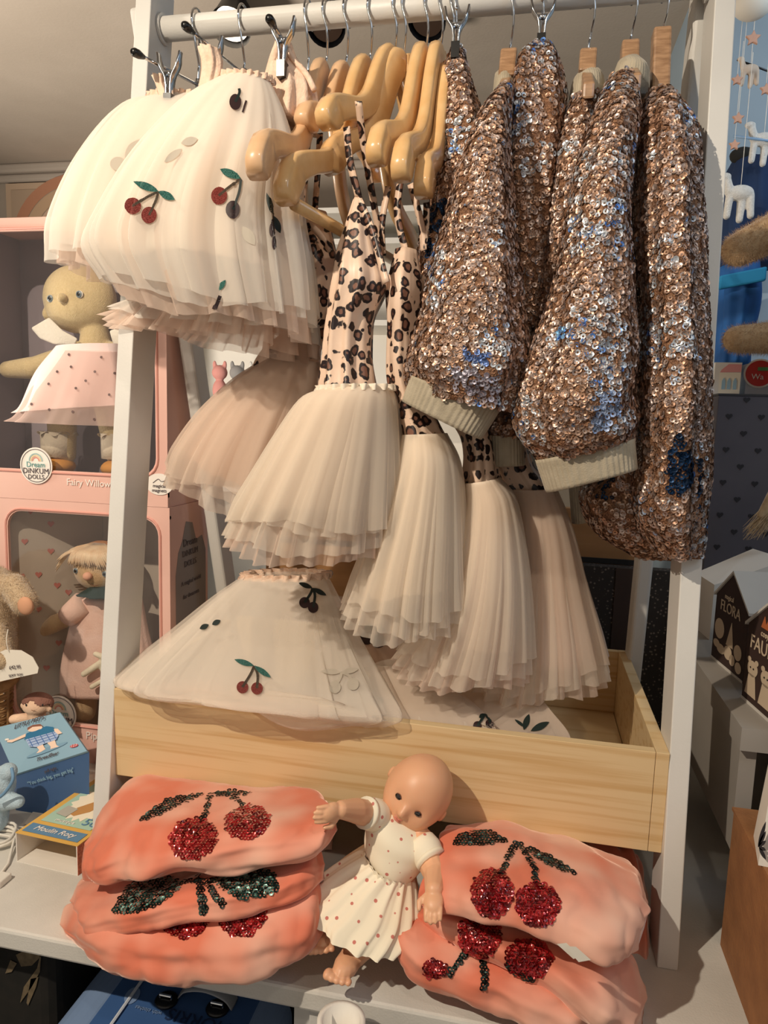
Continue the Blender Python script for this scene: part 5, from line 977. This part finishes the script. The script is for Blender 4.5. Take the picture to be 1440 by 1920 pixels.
def bq(u, v, z=0): return FL+ww*u+BLd*L_*v+up*z
def slab(u0, u1, v0, v1, z0, z1): return hexa([bq(u0, v0, z0), bq(u1, v0, z0), bq(u1, v1, z0), bq(u0, v1, z0)], [bq(u0, v0, z1), bq(u1, v0, z1), bq(u1, v1, z1), bq(u0, v1, z1)])
ob('sleeve_bottom', *slab(0, 1, 0, 1, 0, .02), WHC, t); ob('sleeve_side', *slab(0, .015, 0, 1, .02, .98), WHC, t); ob('sleeve_side', *slab(.985, 1, 0, 1, .02, .98), WHC, t); ob('sleeve_print_side', *slab(1, 1.006, 0, 1, 0, .98), ORA, t); ob('sleeve_top', *slab(0, 1.006, 0, 1, .98, 1.0), YEL, t); ob('inner_drawer', *slab(.35, .985, .05, 1.04, .80, .975), YEL, t)
tn = unit(np.cross(ww, BLd)); tn = tn if tn[2] > 0 else -tn
def yp(name, pts, m, e=1): flat_poly([bq(u, v, 1.0)+tn*(.0005*e) for u, v in pts], m, name, t, th=.0003)
yp('label_panel', [(.10, .17), (.92, .17), (.92, .78), (.10, .78)], MINT, 1); yp('label_strip', [(.05, .03), (.95, .03), (.95, .13), (.05, .13)], BLP, 1)
st = []; 
for k in range(36): a = 2*math.pi*k/36; rr = 1 if k % 2 else .82; st.append((.52+.36*rr*math.cos(a), .47+.25*rr*math.sin(a)))
yp('sunburst', st, CRP, 2); yp('drawn_marmot', [(.34, .30), (.46, .28), (.60, .36), (.66, .52), (.76, .58), (.74, .66), (.62, .68), (.54, .62), (.50, .50), (.36, .38)], BRP, 3); yp('drawn_toaster', [(.18, .27), (.38, .25), (.40, .36), (.20, .38)], GRP, 4)
ty = unit(np.cross(tn, ww)); text('HAZEL', bq(.55, .90, 1)+tn*.0006, ww, ty, .034, ORP, t, shear=.1); text('dort', bq(.62, .81, 1)+tn*.0006, ww, ty, .014, ORP, t); text('Moulin Roty', bq(.5, .08, 1)+tn*.0012, ww, ty, .014, WHITEP, t, shear=.3); text('5c', bq(.80, .24, 1)+tn*.0012, ww, ty, .024, BLP, t); text('musique', bq(.45, .205, 1)+tn*.0012, ww, ty, .010, WHITEP, t)
# pale blue plush at the edge
PB = mat('pale_blue_plush', '#b9ccd6', '#aac0cc', 80, .95, bump=.5, bscale=500); t = thing('blue_plush', 'pale blue plush toy with a pointed flipper, cut off at the left edge', 'soft toy', U(-5, 1530, Z=0)); Yq = -.235
blob('body', [ell(U(-15, 1475, Y=Yq), (.04, 0, .01), (0, .025, 0), (0, 0, .032)), capsule(U(0, 1500, Y=Yq), .018, U(34, 1503, Y=Yq-.008), .010), capsule(U(-10, 1510, Y=Yq), .022, (U(-10, 1530, Y=Yq)[0], Yq, .02), .02), capsule(U(-5, 1455, Y=Yq), .012, U(15, 1447, Y=Yq), .014)], .002, PB, t, 3)
V, F = tube([U(22, 1440, Y=Yq-.02), U(24, 1462, Y=Yq-.028), U(10, 1485, Y=Yq-.03), U(-8, 1500, Y=Yq-.03)], .0025, 8, smooth_n=16); ob('flipper_seam', V, F, mat('blue_trim', '#6d93b3', rough=.8), t, True)
CAB = mat('white_cable', '#e3ddd2', rough=.45); t = thing('white_cable', 'white cable coiled on the table at the left edge', 'cable', U(10, 1590, Z=0)); pts = []
c = U(-8, 1575, Z=.003)
for k in range(70): a = k*.32; pts.append((c[0]+(.030+.004*math.sin(k*.7))*math.cos(a), c[1]+(.028+.003*math.cos(k*.5))*math.sin(a), .0025+.00018*k))
pts += [tuple(U(28, 1570, Z=.01)), tuple(U(15, 1620, Z=.003)), tuple(U(-30, 1680, Z=.003))]; V, F = tube(pts, .0022, 8); ob('cable', V, F, CAB, t, True)
V, F = obox(U(2, 1650, Z=.005), (.008, 0, 0), (0, .012, 0), (0, 0, .005)); bevel(ob('plug', V, F, CAB, t), .002)
# white sheet under the boxes
V, F = hexa([U(45, 1545, Z=0.0002), U(110, 1560, Z=0.0002), U(210, 1450, Z=0.0002), U(110, 1455, Z=0.0002)], [U(45, 1545, Z=0.002), U(110, 1560, Z=0.002), U(210, 1450, Z=0.002), U(110, 1455, Z=0.002)]); tag(ob('card_sheet', V, F, PAPER), 'thin white card lying between the blue box and yellow box', 'card')
# ------------------------------------------------------------------ below the table
SB = mat('suitcase_blue', '#3f6296', '#38598c', 5, .5); SL_ = mat('suitcase_pale', '#7f97bb', '#768eb4', 8, .55); LEA = mat('grey_leather', '#8d8f92', rough=.4); WST = mat('white_stitch', '#d8dce4', rough=.6)
t = thing('toy_suitcase', 'blue toy suitcase with black clasps and grey handle on the shelf under the table', 'suitcase', (-.2, -.40, -.35))
sx0, sx1, sy0, sy1, sz1 = -.345, -.075, -.47, -.30, -.105
def rbox(x0, x1, y0, y1, z0, z1, r, mname, m, par): V = []; prof = rrect(x0, x1, z0, z1, r, 8); n = len(prof); V = [(p[0], y0, p[1]) for p in prof]+[(p[0], y1, p[1]) for p in prof]; return bevel(ob(mname, V, [tuple(range(n)), tuple(range(n, 2*n))[::-1]]+[(i, n+i, n+(i+1) % n, (i+1) % n) for i in range(n)], m, par, False), .004)
ZS = -.125; q = lambda x, y: U(x, y, Z=ZS); xl = float(q(95, 1900)[0]); xr = float(q(520, 1900)[0]); yb_ = -.30; yf_ = -.455
rbox(xl+.045, xr, yf_, yb_, ZS-.14, ZS, .012, 'case_shell', SB, t)
rbox(xl, xl+.09, yf_-.003, yb_+.003, ZS-.142, ZS+.002, .044, 'end_cap', SL_, t); rbox(xr-.05, xr+.012, yf_-.003, yb_+.003, ZS-.142, ZS+.002, .03, 'end_cap', SL_, t)
V, F = tube([(xl+.088, yf_-.004, ZS-.14), (xl+.088, yf_-.004, ZS+.003), (xl+.088, yb_, ZS+.003)], .0022, 6); ob('end_piping', V, F, WST, t)
for k in range(9):
    a = math.radians(180-10*k); cx_, cz_ = xl+.044, ZS-.042; V, F = obox((cx_+.034*math.cos(a), yf_-.004, cz_+.034*math.sin(a)), (.004*math.sin(a), 0, -.004*math.cos(a)), (0, .0008, 0), (.0009*math.cos(a), 0, .0009*math.sin(a))); ob('stitch', V, F, WST, t)
ha, hb_ = q(340, 1866), q(440, 1888); up_ = np.array([0, 0, 1.]); ax_ = unit(hb_-ha); sd = np.cross(ax_, up_)*.011; ctr = [ha+up_*.004, ha+(hb_-ha)*.15+up_*.016, (ha+hb_)/2+up_*.022, ha+(hb_-ha)*.85+up_*.016, hb_+up_*.004]
V, F = loft(np.array(ctr)-sd, np.array(ctr)+sd, [.0028]*5, 24, 20, dirv=(0, 0, 1)); ob('handle', V, F, LEA, t, True)
for (x, y) in ((312, 1878), (408, 1893)):
    p = q(x, y); V, F = ell(p+(0, 0, .002), (.016, 0, 0), (0, .015, 0), (0, 0, .006), 20, 10); ob('clasp', V, F, BLACKR, t, True); V, F = tube([p+(-.008, -.002, .005), p+(-.008, -.002, .011), p+(.008, -.002, .011), p+(.008, -.002, .005)], .002, 8); ob('clasp_ring', V, F, CHROME, t)
for (x, y, r) in ((248, 1868, .013), (205, 1842, .013)): p = q(x, y); flat_poly([(p[0]+g_[0], p[1]+g_[1], ZS+.0008) for g_ in circ(0, 0, r*.75, r*1.1, .2)], SL_, 'petal_print', t)
text('MORRIS', q(372, 1916)+(0, 0, .001), (-1, .05, 0), (-.05, -1, 0), .026, mat('dark_blue_print', '#1c2f52', rough=.6), t); text('with clothes', q(278, 1896)+(0, 0, .001), (-1, .05, 0), (-.05, -1, 0), .008, SL_, t)
flat_poly([(p[0], yf_-.0006, p[1]) for p in rrect(xl+.11, xl+.25, ZS-.13, ZS-.015, .01)], WHC, 'white_label', t)
t = thing('dark_bag', 'dark bag printed with a pale leaf frond, under the table at the far left', 'bag', (-.5, -.38, -.35)); DK = mat('black_fabric', '#15130f', '#1e1a15', 40, .9); V, F = box(-.62, -.41, -.36, -.25, -.349, -.06); bevel(ob('bag_body', V, F, DK, t), .02, 3)
BGE = mat('beige_leaf_print', '#77674e', '#5c4f3b', 90, .8)
for ps in ([(30, 1790), (62, 1775), (80, 1790), (60, 1810), (40, 1812)], [(78, 1778), (70, 1815), (45, 1850), (38, 1880), (60, 1850), (75, 1822)], [(58, 1835), (50, 1880), (53, 1885), (68, 1850), (72, 1832)], [(20, 1800), (10, 1825), (22, 1822), (32, 1806)]):
    flat_poly([U(*p, Y=-.3615) for p in ps], BGE, 'leaf_print', t)
t = thing('rolled_tube', 'cream rolled cardboard tube end below the table edge at bottom centre', 'tube', (.0, -.44, -.2)); c = U(640, 1912, Y=-.47); n = 32; V = []
for (r, y) in ((.026, -.12), (.026, .0), (.020, .0), (.020, -.12)):
    for j in range(n): a = 2*math.pi*j/n; V.append((c[0]+r*math.cos(a), c[1]+r*math.sin(a), c[2]+y))
ob('tube_wall', V, [(i*n+j, ((i+1) % 4)*n+j, ((i+1) % 4)*n+(j+1) % n, i*n+(j+1) % n) for i in range(4) for j in range(n)], WHC, t, True); ob('hole_shade_disc', [(c[0]+.0199*math.cos(2*math.pi*j/n), c[1]+.0199*math.sin(2*math.pi*j/n), c[2]-.05+.002*k) for k in (0, 1) for j in range(n)], [tuple(range(n)), tuple(range(n, 2*n))[::-1]], mat('hole_shade', '#4a3a2c', rough=.9), t)  # dark disc painted in for the shade inside the hollow tube
# ------------------------------------------------------------------ right side: shelf unit with boxes
GUN = mat('grey_unit', '#9d968e', '#938c84', 6, .6); KRA = mat('kraft_card', '#9c6a41', '#8e5f3a', 30, .85, bump=.2, bscale=200)
ZU = .293; t = thing('shelf_unit', 'grey white shelf unit standing right of the rack, carrying the house boxes', 'shelf', (.75, .2, -.0))
ob('unit_top', *box(.47, 1.3, -.21, .75, ZU-.03, ZU), GUN, t); ob('unit_side', *box(.475, .495, -.195, .74, .12, ZU-.0301), GUN, t); ob('unit_back', *box(.495, 1.3, .73, .75, 0, ZU-.03), mat('dark_panel', '#1d1916'), t); ob('unit_divider', *box(.60, .62, -.19, .73, 0, ZU-.0301), GUN, t)
t = thing('cardboard_box', 'brown cardboard box under the shelf unit at the lower right', 'box', (.6, -.25, 0)); bevel(ob('box_body', *box(.468, .9, -.55, -.215, -.08, .185), KRA, t), .003); ob('box_flap', *box(.466, .9, -.55, -.216, .186, .190), KRA, t)
t = thing('paper_bag', 'white paper bag with a dark palm leaf print, at the right edge', 'bag', (.55, -.35, .19)); a = U(1424, 1600, Y=-.34); ob('bag_body', *hexa([(a[0], -.34, .1902), (a[0]+.15, -.36, .1902), (a[0]+.15, -.29, .1902), (a[0]+.012, -.28, .1902)], [(a[0]+.008, -.33, .285), (a[0]+.15, -.35, .285), (a[0]+.15, -.30, .285), (a[0]+.016, -.29, .285)]), WHC, t)
for k in range(5): flat_poly([U(*p, Y=-.345-.001) for p in leaf((1421+k*.5, 1588), (1436, 1540+k*18), 7)], mat('charcoal_print', '#2c2a2e', rough=.7), 'palm_leaf_print', t)
HB = mat('charcoal_heart_card', '#58545b', '#4f4b53', 5, .75); t = thing('heart_box', 'tall charcoal box with rows of small dark hearts, behind the house boxes', 'box', (.7, .45, ZU))
b_ = U(1312, 1128, Z=ZU); yh = float(b_[1]); tl = U(1322, 737, Y=yh); zt2 = float(tl[2]); x0 = float(b_[0])
bevel(ob('box_body', *box(x0, x0+.30, yh, yh+.14, ZU, zt2-.004), HB, t), .002); ob('box_lid', *box(x0-.001, x0+.301, yh-.001, yh+.141, zt2-.004, zt2), mat('charcoal_lid', '#2b282c', rough=.6), t)
HD = mat('dark_heart_print', '#1f1c22', rough=.7); k = 0
for i, zz in enumerate(np.arange(zt2-.012, ZU+.01, -.0345)):
    for j in range(5):
        flat_poly([(p[0], yh-.0008, p[1]) for p in heart(x0+.024+.062*j+(.031 if i % 2 == 0 else 0), zz, .0068)], HD, 'heart_print', t)
def house(lab, corners_bottom, h, peak, art):
    """corners: front-left, front-right (gable wall), depth vector"""
    fl, fr, dv = corners_bottom; t = thing('house_box', lab, 'box', (fl+fr)/2, 'house-shaped gift boxes'); mid = (fl+fr)/2; z = np.array([0, 0, 1.]); BRN = mat('dark_brown_card', '#3a2620', '#33211c', 6, .7); WR = mat('white_roof_card', '#cfc9c0', '#c5bfb6', 6, .6)
    a = [fl, fr, fr+z*h, mid+z*peak, fl+z*h]; b = [p+dv for p in a]; V = a+b; F = [(0, 1, 2, 3, 4), (9, 8, 7, 6, 5), (0, 5, 6, 1), (1, 6, 7, 2), (4, 9, 5, 0)]; ob('house_walls', V, F, BRN, t)
    u = unit(fr-fl); th = z*.004; f_ = -unit(dv)*.003
    for (p, q, s) in ((fl+z*h, mid+z*peak, -1), (mid+z*peak, fr+z*h, 1)):
        e = unit(q-p)*.006; p2 = p-(e if s < 0 else 0*e); q2 = q+(e if s > 0 else 0*e); V, F = hexa([p2+f_, q2+f_, q2+dv, p2+dv], [p2+f_+th, q2+f_+th, q2+dv+th, p2+dv+th]); ob('roof_panel', V, F, WR, t)
    n = unit(np.cross(u, z)); n = n if n@dv < 0 else -n; fp = lambda x, y: fl+(fr-fl)*x+z*h*y+n*.0006
    art(t, fp, u, z, n); V, F = hexa([fl+n*.001, fr+n*.001, fr+n*.0002, fl+n*.0002], [fl+n*.001+z*.004, fr+n*.001+z*.004, fr+n*.0002+z*.004, fl+n*.0002+z*.004]); ob('base_edge', V, F, WR, t); return t
GOLD = mat('cream_gold_print', '#c9b49a', rough=.6); ORG = mat('rust_print', '#b8663c', rough=.6)
def flora(t, fp, u, z, n):
    text('FLORA', fp(.48, .88), u, z, .024, GOLD, t); text('magical', fp(.42, 1.04), u, z, .011, GOLD, t)
    for (x, y, rx, ry) in ((.2, .52, .15, .15), (.80, .36, .11, .11), (.85, .16, .09, .08), (.30, .24, .13, .07), (.52, .26, .12, .1), (.66, .2, .08, .08), (.15, .28, .1, .06)): flat_poly([fp(x+p[0], y+p[1]) for p in circ(0, 0, rx, ry)], GOLD, 'drawn_plant', t)
    flat_poly([fp(*p) for p in ((.44, .36), (.66, .36), (.56, .72))], GOLD, 'drawn_tree', t)
def fauna(t, fp, u, z, n):
    text('FAUNA', fp(.45, .80), u, z, .027, GOLD, t); text('cosy', fp(.40, .98), u, z, .012, GOLD, t); flat_poly([fp(*p) for p in ((.3, 1.05), (.36, 1.2), (.40, 1.1), (.46, 1.22), (.48, 1.05))], ORG, 'drawn_flame', t)
    for x in (.20, .52, .82):
        flat_poly([fp(*p) for p in ((x-.13, .12), (x+.13, .12), (x+.07, .40), (x-.07, .40))], GOLD, 'drawn_bear', t); flat_poly([fp(x+p[0], .47+p[1]) for p in circ(0, 0, .12, .10)], GOLD, 'drawn_bear_head', t)
        for s in (-1, 1): flat_poly([fp(x+s*.085+p[0], .57+p[1])+n*.0002 for p in circ(0, 0, .04, .035)], GOLD, 'drawn_ear', t)
        for s in (-1, 1): flat_poly([fp(x+s*.035+p[0], .48+p[1])+n*.0008 for p in circ(0, 0, .012, .012)], BLK, 'drawn_eye', t)
a = U(1333, 1232, Z=ZU); b = U(1392, 1282, Z=ZU); uu = unit(b-a); dv = unit(np.cross((0, 0, 1), uu))*.12; dv = dv if dv[0] > 0 else -dv
house('dark brown house-shaped box lettered FLORA with a white roof, nearest the rack', (a, b, dv), float(U(1342, 1112, Y=a[1])[2])-ZU, float(U(1378, 1075, Y=(a+b)[1]/2)[2])-ZU, flora)
a = U(1390, 1308, Z=ZU); b = a+uu*.125
house('dark brown house-shaped box lettered FAUNA with drawn bears, cut off by the right edge', (a, b, dv), float(U(1408, 1168, Y=a[1])[2])-ZU, float(U(1408, 1168, Y=a[1])[2])-ZU+.045, fauna)
t = thing('white_box', 'pale open-lidded box behind the house boxes, in front of the heart box', 'box', (.6, .3, ZU)); a = U(1330, 1200, Z=ZU); V, F = hexa([a, a+(.13, .05, 0), a+(.10, .15, 0), a+(-.01, .10, 0)], [a+(0, 0, .10), a+(.13, .05, .145), a+(.10, .15, .145), a+(-.01, .10, .10)]); ob('box_body', V, F, WHC, t)
# fur toys and blue clothes above
TAN = mat('tan_fur', '#b08c64', '#c2a179', 90, 1, sheen=.5, bump=.5, bscale=300); PTAN = mat('pale_fur', '#c9b08c', '#b79c78', 90, 1, sheen=.5)
t = thing('large_plush', 'large tan furry plush animal at the right edge, two limbs reaching toward the rack', 'soft toy', U(1460, 700, Y=.45), None)
Yr = .50; o = blob('body', [capsule(U(1385, 468, Y=Yr), .034, U(1475, 425, Y=Yr), .042, 20), capsule(U(1382, 636, Y=Yr), .028, U(1480, 632, Y=Yr), .036, 20), capsule(U(1560, 400, Y=Yr+.03), .08, U(1560, 640, Y=Yr+.03), .09, 20)], .0045, TAN, t, 4); fuzz(o, 26000, .010, TAN, .0004, t)
V, F = tube([U(1450, 470, Y=Yr-.06), U(1432, 482, Y=Yr-.06), U(1440, 500, Y=Yr-.06)], .004, 8); 
t = thing('fur_tail', 'wispy beige fur tail hanging in front of the heart box', 'soft toy', U(1440, 960, Y=.30)); V, F = capsule(U(1465, 920, Y=.3), .02, U(1428, 965, Y=.3), .008, 14); o = ob('tail', V, F, PTAN, t, True)
P = []; rs = np.random.RandomState(2)
for k in range(90):
    a = U(1460+rs.rand()*12, 915+rs.rand()*30, Y=.29+rs.rand()*.02); b = U(1392+rs.rand()*40, 985+rs.rand()*28, Y=.29+rs.rand()*.02); c = (a+b)/2+(0, 0, .008*rs.randn()); P.append(tube([a, c, b], [.0011, .0008, .0002], 4, cap=False, smooth_n=6))
V, F = join(*P); ob('long_hairs', V, F, PTAN, t, stuff=True)
BC = mat('blue_cotton', '#17599c', '#114a86', 12, .8); NB = mat('navy_cotton', '#0e2c52', '#0a2244', 12, .85)
t = thing('blue_garment', 'bright blue children\'s garment hanging at the right, behind the furry arm', 'clothing', U(1400, 560, Y=.75)); V, F = loft(prail([(1352, 500), (1350, 560), (1345, 640), (1340, 700)], .75), prail([(1425, 480), (1428, 560), (1410, 640), (1405, 700)], .75), [.03, .04, .045, .045], 20, 60, .10, 7, .5, 1); ob('garment_body', V, F, BC, t, True)
V, F = obox(U(1392, 522, Y=.70), (.05, 0, .01), (0, .006, 0), (0, 0, .016)); bevel(ob('pocket', V, F, mat('teal_cotton', '#1a7fb0', rough=.8), t), .004)
t = thing('navy_garment', 'navy garment hanging behind the white llama, upper right', 'clothing', U(1400, 300, Y=.85)); V, F = loft(prail([(1375, 300), (1358, 340), (1352, 420), (1350, 500)], .85), prail([(1440, 295), (1480, 330), (1490, 420), (1490, 500)], .85), [.03, .05, .05, .05], 20, 60, .10, 7, .5, 1); ob('garment_body', V, F, NB, t, True)
V, F = ell(U(1392, 292, Y=.84), (.03, 0, 0), (0, .02, 0), (0, 0, .02)); ob('collar', V, F, DK, t, True)
WF = mat('white_felt_wool', '#e6e2da', '#dad6ce', 200, 1, bump=.8, bscale=600)
def critter(lab, x, y, Y, s, m=WF, string=True):
    t = thing('felt_animal', lab, 'ornament', U(x, y, Y=Y), 'felt animals of the mobile'); c = U(x, y, Y=Y)
    parts = [ell(c, (.030*s, 0, 0), (0, .014*s, 0), (0, 0, .018*s)), capsule(c+np.array([-.022, 0, -.005])*s, .009*s, c+np.array([-.025, 0, -.05])*s, .008*s), capsule(c+np.array([.022, 0, -.005])*s, .009*s, c+np.array([.026, 0, -.05])*s, .008*s), capsule(c+np.array([.005, .004, -.01])*s, .010*s, c+np.array([.004, .004, -.058])*s, .008*s), capsule(c+np.array([-.024, 0, .004])*s, .011*s, c+np.array([-.032, 0, .034])*s, .009*s), ell(c+np.array([-.036, -.002, .036])*s, (.014*s, 0, 0), (0, .009*s, 0), (0, 0, .009*s))]
    blob('body', parts, .0022, m, t, 3)
    if string: V, F = tube([c+np.array([0, 0, .015])*s, c+np.array([0, 0, .30])], .0007, 5); ob('string', V, F, PAPER, t)
    return t
critter('white woolly felt llama at the upper right, in front of the navy garment', 1388, 362, .70, 1.0)
critter('pale felt animal hanging at the right edge above the furry arm', 1432, 262, .75, .9)
critter('small beige felt bird-like animal on the mobile wire, near the top right', 1407, 130, .72, .62, mat('beige_felt', '#cbb7a3', rough=.95))
PST = mat('peach_felt_star', '#cfa088', rough=.95, bump=.3)
for k, (x, y, r, lab) in enumerate(((1412, 72, .017, 'peach felt star highest on the mobile, top right'), (1382, 150, .013, 'peach felt star beside the rack leg, upper right'), (1384, 222, .014, 'small peach felt star just right of the rack leg, mid mobile'), (1377, 272, .013, 'lowest peach felt star just above the white llama'), (1436, 168, .014, 'peach felt star cut off by the right edge'))):
    c = U(x, y, Y=.70); t = thing('felt_star', lab, 'ornament', c, 'felt stars of the mobile'); pts = [(c[0]+(r if q % 2 == 0 else r*.5)*math.sin(q*math.pi/5), c[2]+(r if q % 2 == 0 else r*.5)*math.cos(q*math.pi/5)) for q in range(10)]; V = [(p[0], c[1]-.004, p[1]) for p in pts]+[(p[0], c[1]+.004, p[1]) for p in pts]; bevel(ob('star', V, [tuple(range(10)), tuple(range(10, 20))[::-1]]+[(i, 10+i, 10+(i+1) % 10, (i+1) % 10) for i in range(10)], PST, t), .0015)
    V, F = tube([c+(0, 0, r), c+(0, 0, .22)], .0006, 5); ob('string', V, F, PAPER, t)
t = thing('mobile_wire', 'grey wire arm of the mobile running off the right edge', 'mobile', U(1400, 120, Y=.72)); V, F = tube([U(1382, 112, Y=.72), U(1410, 122, Y=.72), U(1470, 145, Y=.72)], .0022, 8); ob('wire', V, F, DARKM, t, True); V, F = tube([U(1375, 255, Y=.74), U(1470, 268, Y=.74)], .003, 8); ob('wire', V, F, mat('blue_wire', '#7f9fc0', rough=.4), t, True)
t = thing('cream_lamp_shade', 'cream rounded lampshade at the very top right corner', 'lamp', U(1405, 20, Y=.68)); V, F = ell(U(1412, 5, Y=.68), (.042, 0, 0), (0, .04, 0), (0, 0, .034), 24, 16); ob('shade', V, F, mat('cream_shade', '#e8dfcf', rough=.7), t, True)
# toy shelf ledge and boxes at right
t = thing('display_ledge', 'grey-blue ledge under the furry toy at the right', 'shelf', (.9, .7, .6)); zl = float(U(1400, 742, Y=.60)[2]); ob('ledge_board', *box(float(U(1334, 742, Y=.6)[0]), 1.6, .60, .96, zl-.02, zl), mat('ledge_paint', '#9aa7b8', rough=.6), t)
t = thing('toy_house_box', 'white toy box printed with a pink-roofed house, on the ledge at right', 'box', U(1365, 740, Y=.64)); a = U(1336, 740, Y=.64); b = U(1392, 680, Y=.64); ob('box_body', *box(a[0], b[0], .64, .72, zl, b[2]), WHC, t)
hp = lambda pts, e=0: [(a[0]+(b[0]-a[0])*p[0], .6393-e, zl+(b[2]-zl)*p[1]) for p in pts]
flat_poly(hp([(.25, .78), (.5, .95), (.98, .95), (.98, .72), (.2, .70)]), mat('pink_roof_print', '#e39a96', rough=.6), 'roof_print', t); flat_poly(hp([(.2, .05), (.98, .05), (.98, .70), (.2, .70)]), CRP, 'wall_print', t)
for x in (.3, .5, .72): flat_poly(hp([(x, .2), (x+.13, .2), (x+.13, .45), (x+.065, .55), (x, .45)], .001), mat('window_blue_print', '#9fc0cf', rough=.6), 'window_print', t)
t = thing('round_label_box', 'clear packed toy with a red round label and green flash, at the right edge', 'box', U(1420, 740, Y=.63)); a = U(1396, 740, Y=.66); ob('box_body', *box(a[0], a[0]+.12, .66, .72, zl, zl+.075), mat('pack_grey', '#b9bcc6', rough=.4), t)
c = U(1425, 700, Y=.655); flat_poly([(c[0]+p[0], .6585, c[2]+p[1]) for p in circ(0, 0, .034, .033, 0, 30)], WHITEP, 'label_rim', t); flat_poly([(c[0]+p[0], .6578, c[2]+p[1]) for p in circ(0, 0, .030, .029, 0, 30)], mat('bright_red_print', '#d03028', rough=.5), 'label_disc', t); flat_poly([(c[0]+p[0], .657, c[2]+p[1]) for p in ((-.005, .006), (.028, .006), (.028, .014), (-.005, .014))], mat('green_print', '#5d9a5a', rough=.5), 'label_flash', t); text('Wa', (c[0]-.004, .6568, c[2]-.008), (1, 0, 0), (0, 0, 1), .018, WHITEP, t)
# ------------------------------------------------------------------ background shop shelving seen through the rack
t = thing('shop_shelving', 'white shop shelving with small toys far behind the rack', 'shelf', (-.4, 1.6, -.75)); SHW = mat('shelf_white', '#ddd8ce', rough=.7)
za = float(U(760, 385, Y=1.5)[2]); x0, x1 = float(U(400, 600, Y=1.5)[0])-.25, float(U(1000, 600, Y=1.5)[0])
ob('back_panel', *box(x0, x1, 1.80, 1.82, -.75, za), SHW, t); ob('side_panel', *box(x0, x0+.02, 1.5, 1.8, -.75, za), SHW, t); ob('side_panel', *box(x1-.02, x1, 1.5, 1.8, -.75, za), SHW, t); zs = []
for y in (385, 445, 600, 770, 930): z = float(U(760, y, Y=1.5)[2]); zs.append(z); ob('shelf_board', *box(x0+.02, x1-.02, 1.5, 1.8, z-.02, z), SHW, t)
zf = float(U(450, 770, Y=1.5)[2])
for k, (x, m_, lab) in enumerate(((412, mat('pink_knit', '#cf8f86', rough=.9), 'small pink toy on the far shelf, seen left of the leopard skirts'), (445, mat('grey_plush', '#8d8a88', rough=.95), 'grey and white plush on the far shelf, seen between the skirts'), (480, WF, 'white plush on the far shelf, nearest the leopard dress'))):
    c = U(x, 700, Y=1.55); c[2] = zs[3]+.06; t2 = thing('shelf_plush', lab, 'soft toy', (c[0], c[1], zs[3])); q = .9
    blob('body', [ell(c, (.03, 0, 0), (0, .025, 0), (0, 0, .045)), ell(c+(0, 0, .07), (.032, 0, 0), (0, .028, 0), (0, 0, .03)), ell(c+(-.022, 0, .10), (.009, 0, 0), (0, .006, 0), (0, 0, .018)), ell(c+(.022, 0, .10), (.009, 0, 0), (0, .006, 0), (0, 0, .018)), capsule(c+(-.015, -.02, -.04), .014, c+(-.018, -.05, -.05), .012), capsule(c+(.015, -.02, -.04), .014, c+(.018, -.05, -.05), .012)], .004, m_, t2, 3)
# speckled gift boxes behind the right of the rack
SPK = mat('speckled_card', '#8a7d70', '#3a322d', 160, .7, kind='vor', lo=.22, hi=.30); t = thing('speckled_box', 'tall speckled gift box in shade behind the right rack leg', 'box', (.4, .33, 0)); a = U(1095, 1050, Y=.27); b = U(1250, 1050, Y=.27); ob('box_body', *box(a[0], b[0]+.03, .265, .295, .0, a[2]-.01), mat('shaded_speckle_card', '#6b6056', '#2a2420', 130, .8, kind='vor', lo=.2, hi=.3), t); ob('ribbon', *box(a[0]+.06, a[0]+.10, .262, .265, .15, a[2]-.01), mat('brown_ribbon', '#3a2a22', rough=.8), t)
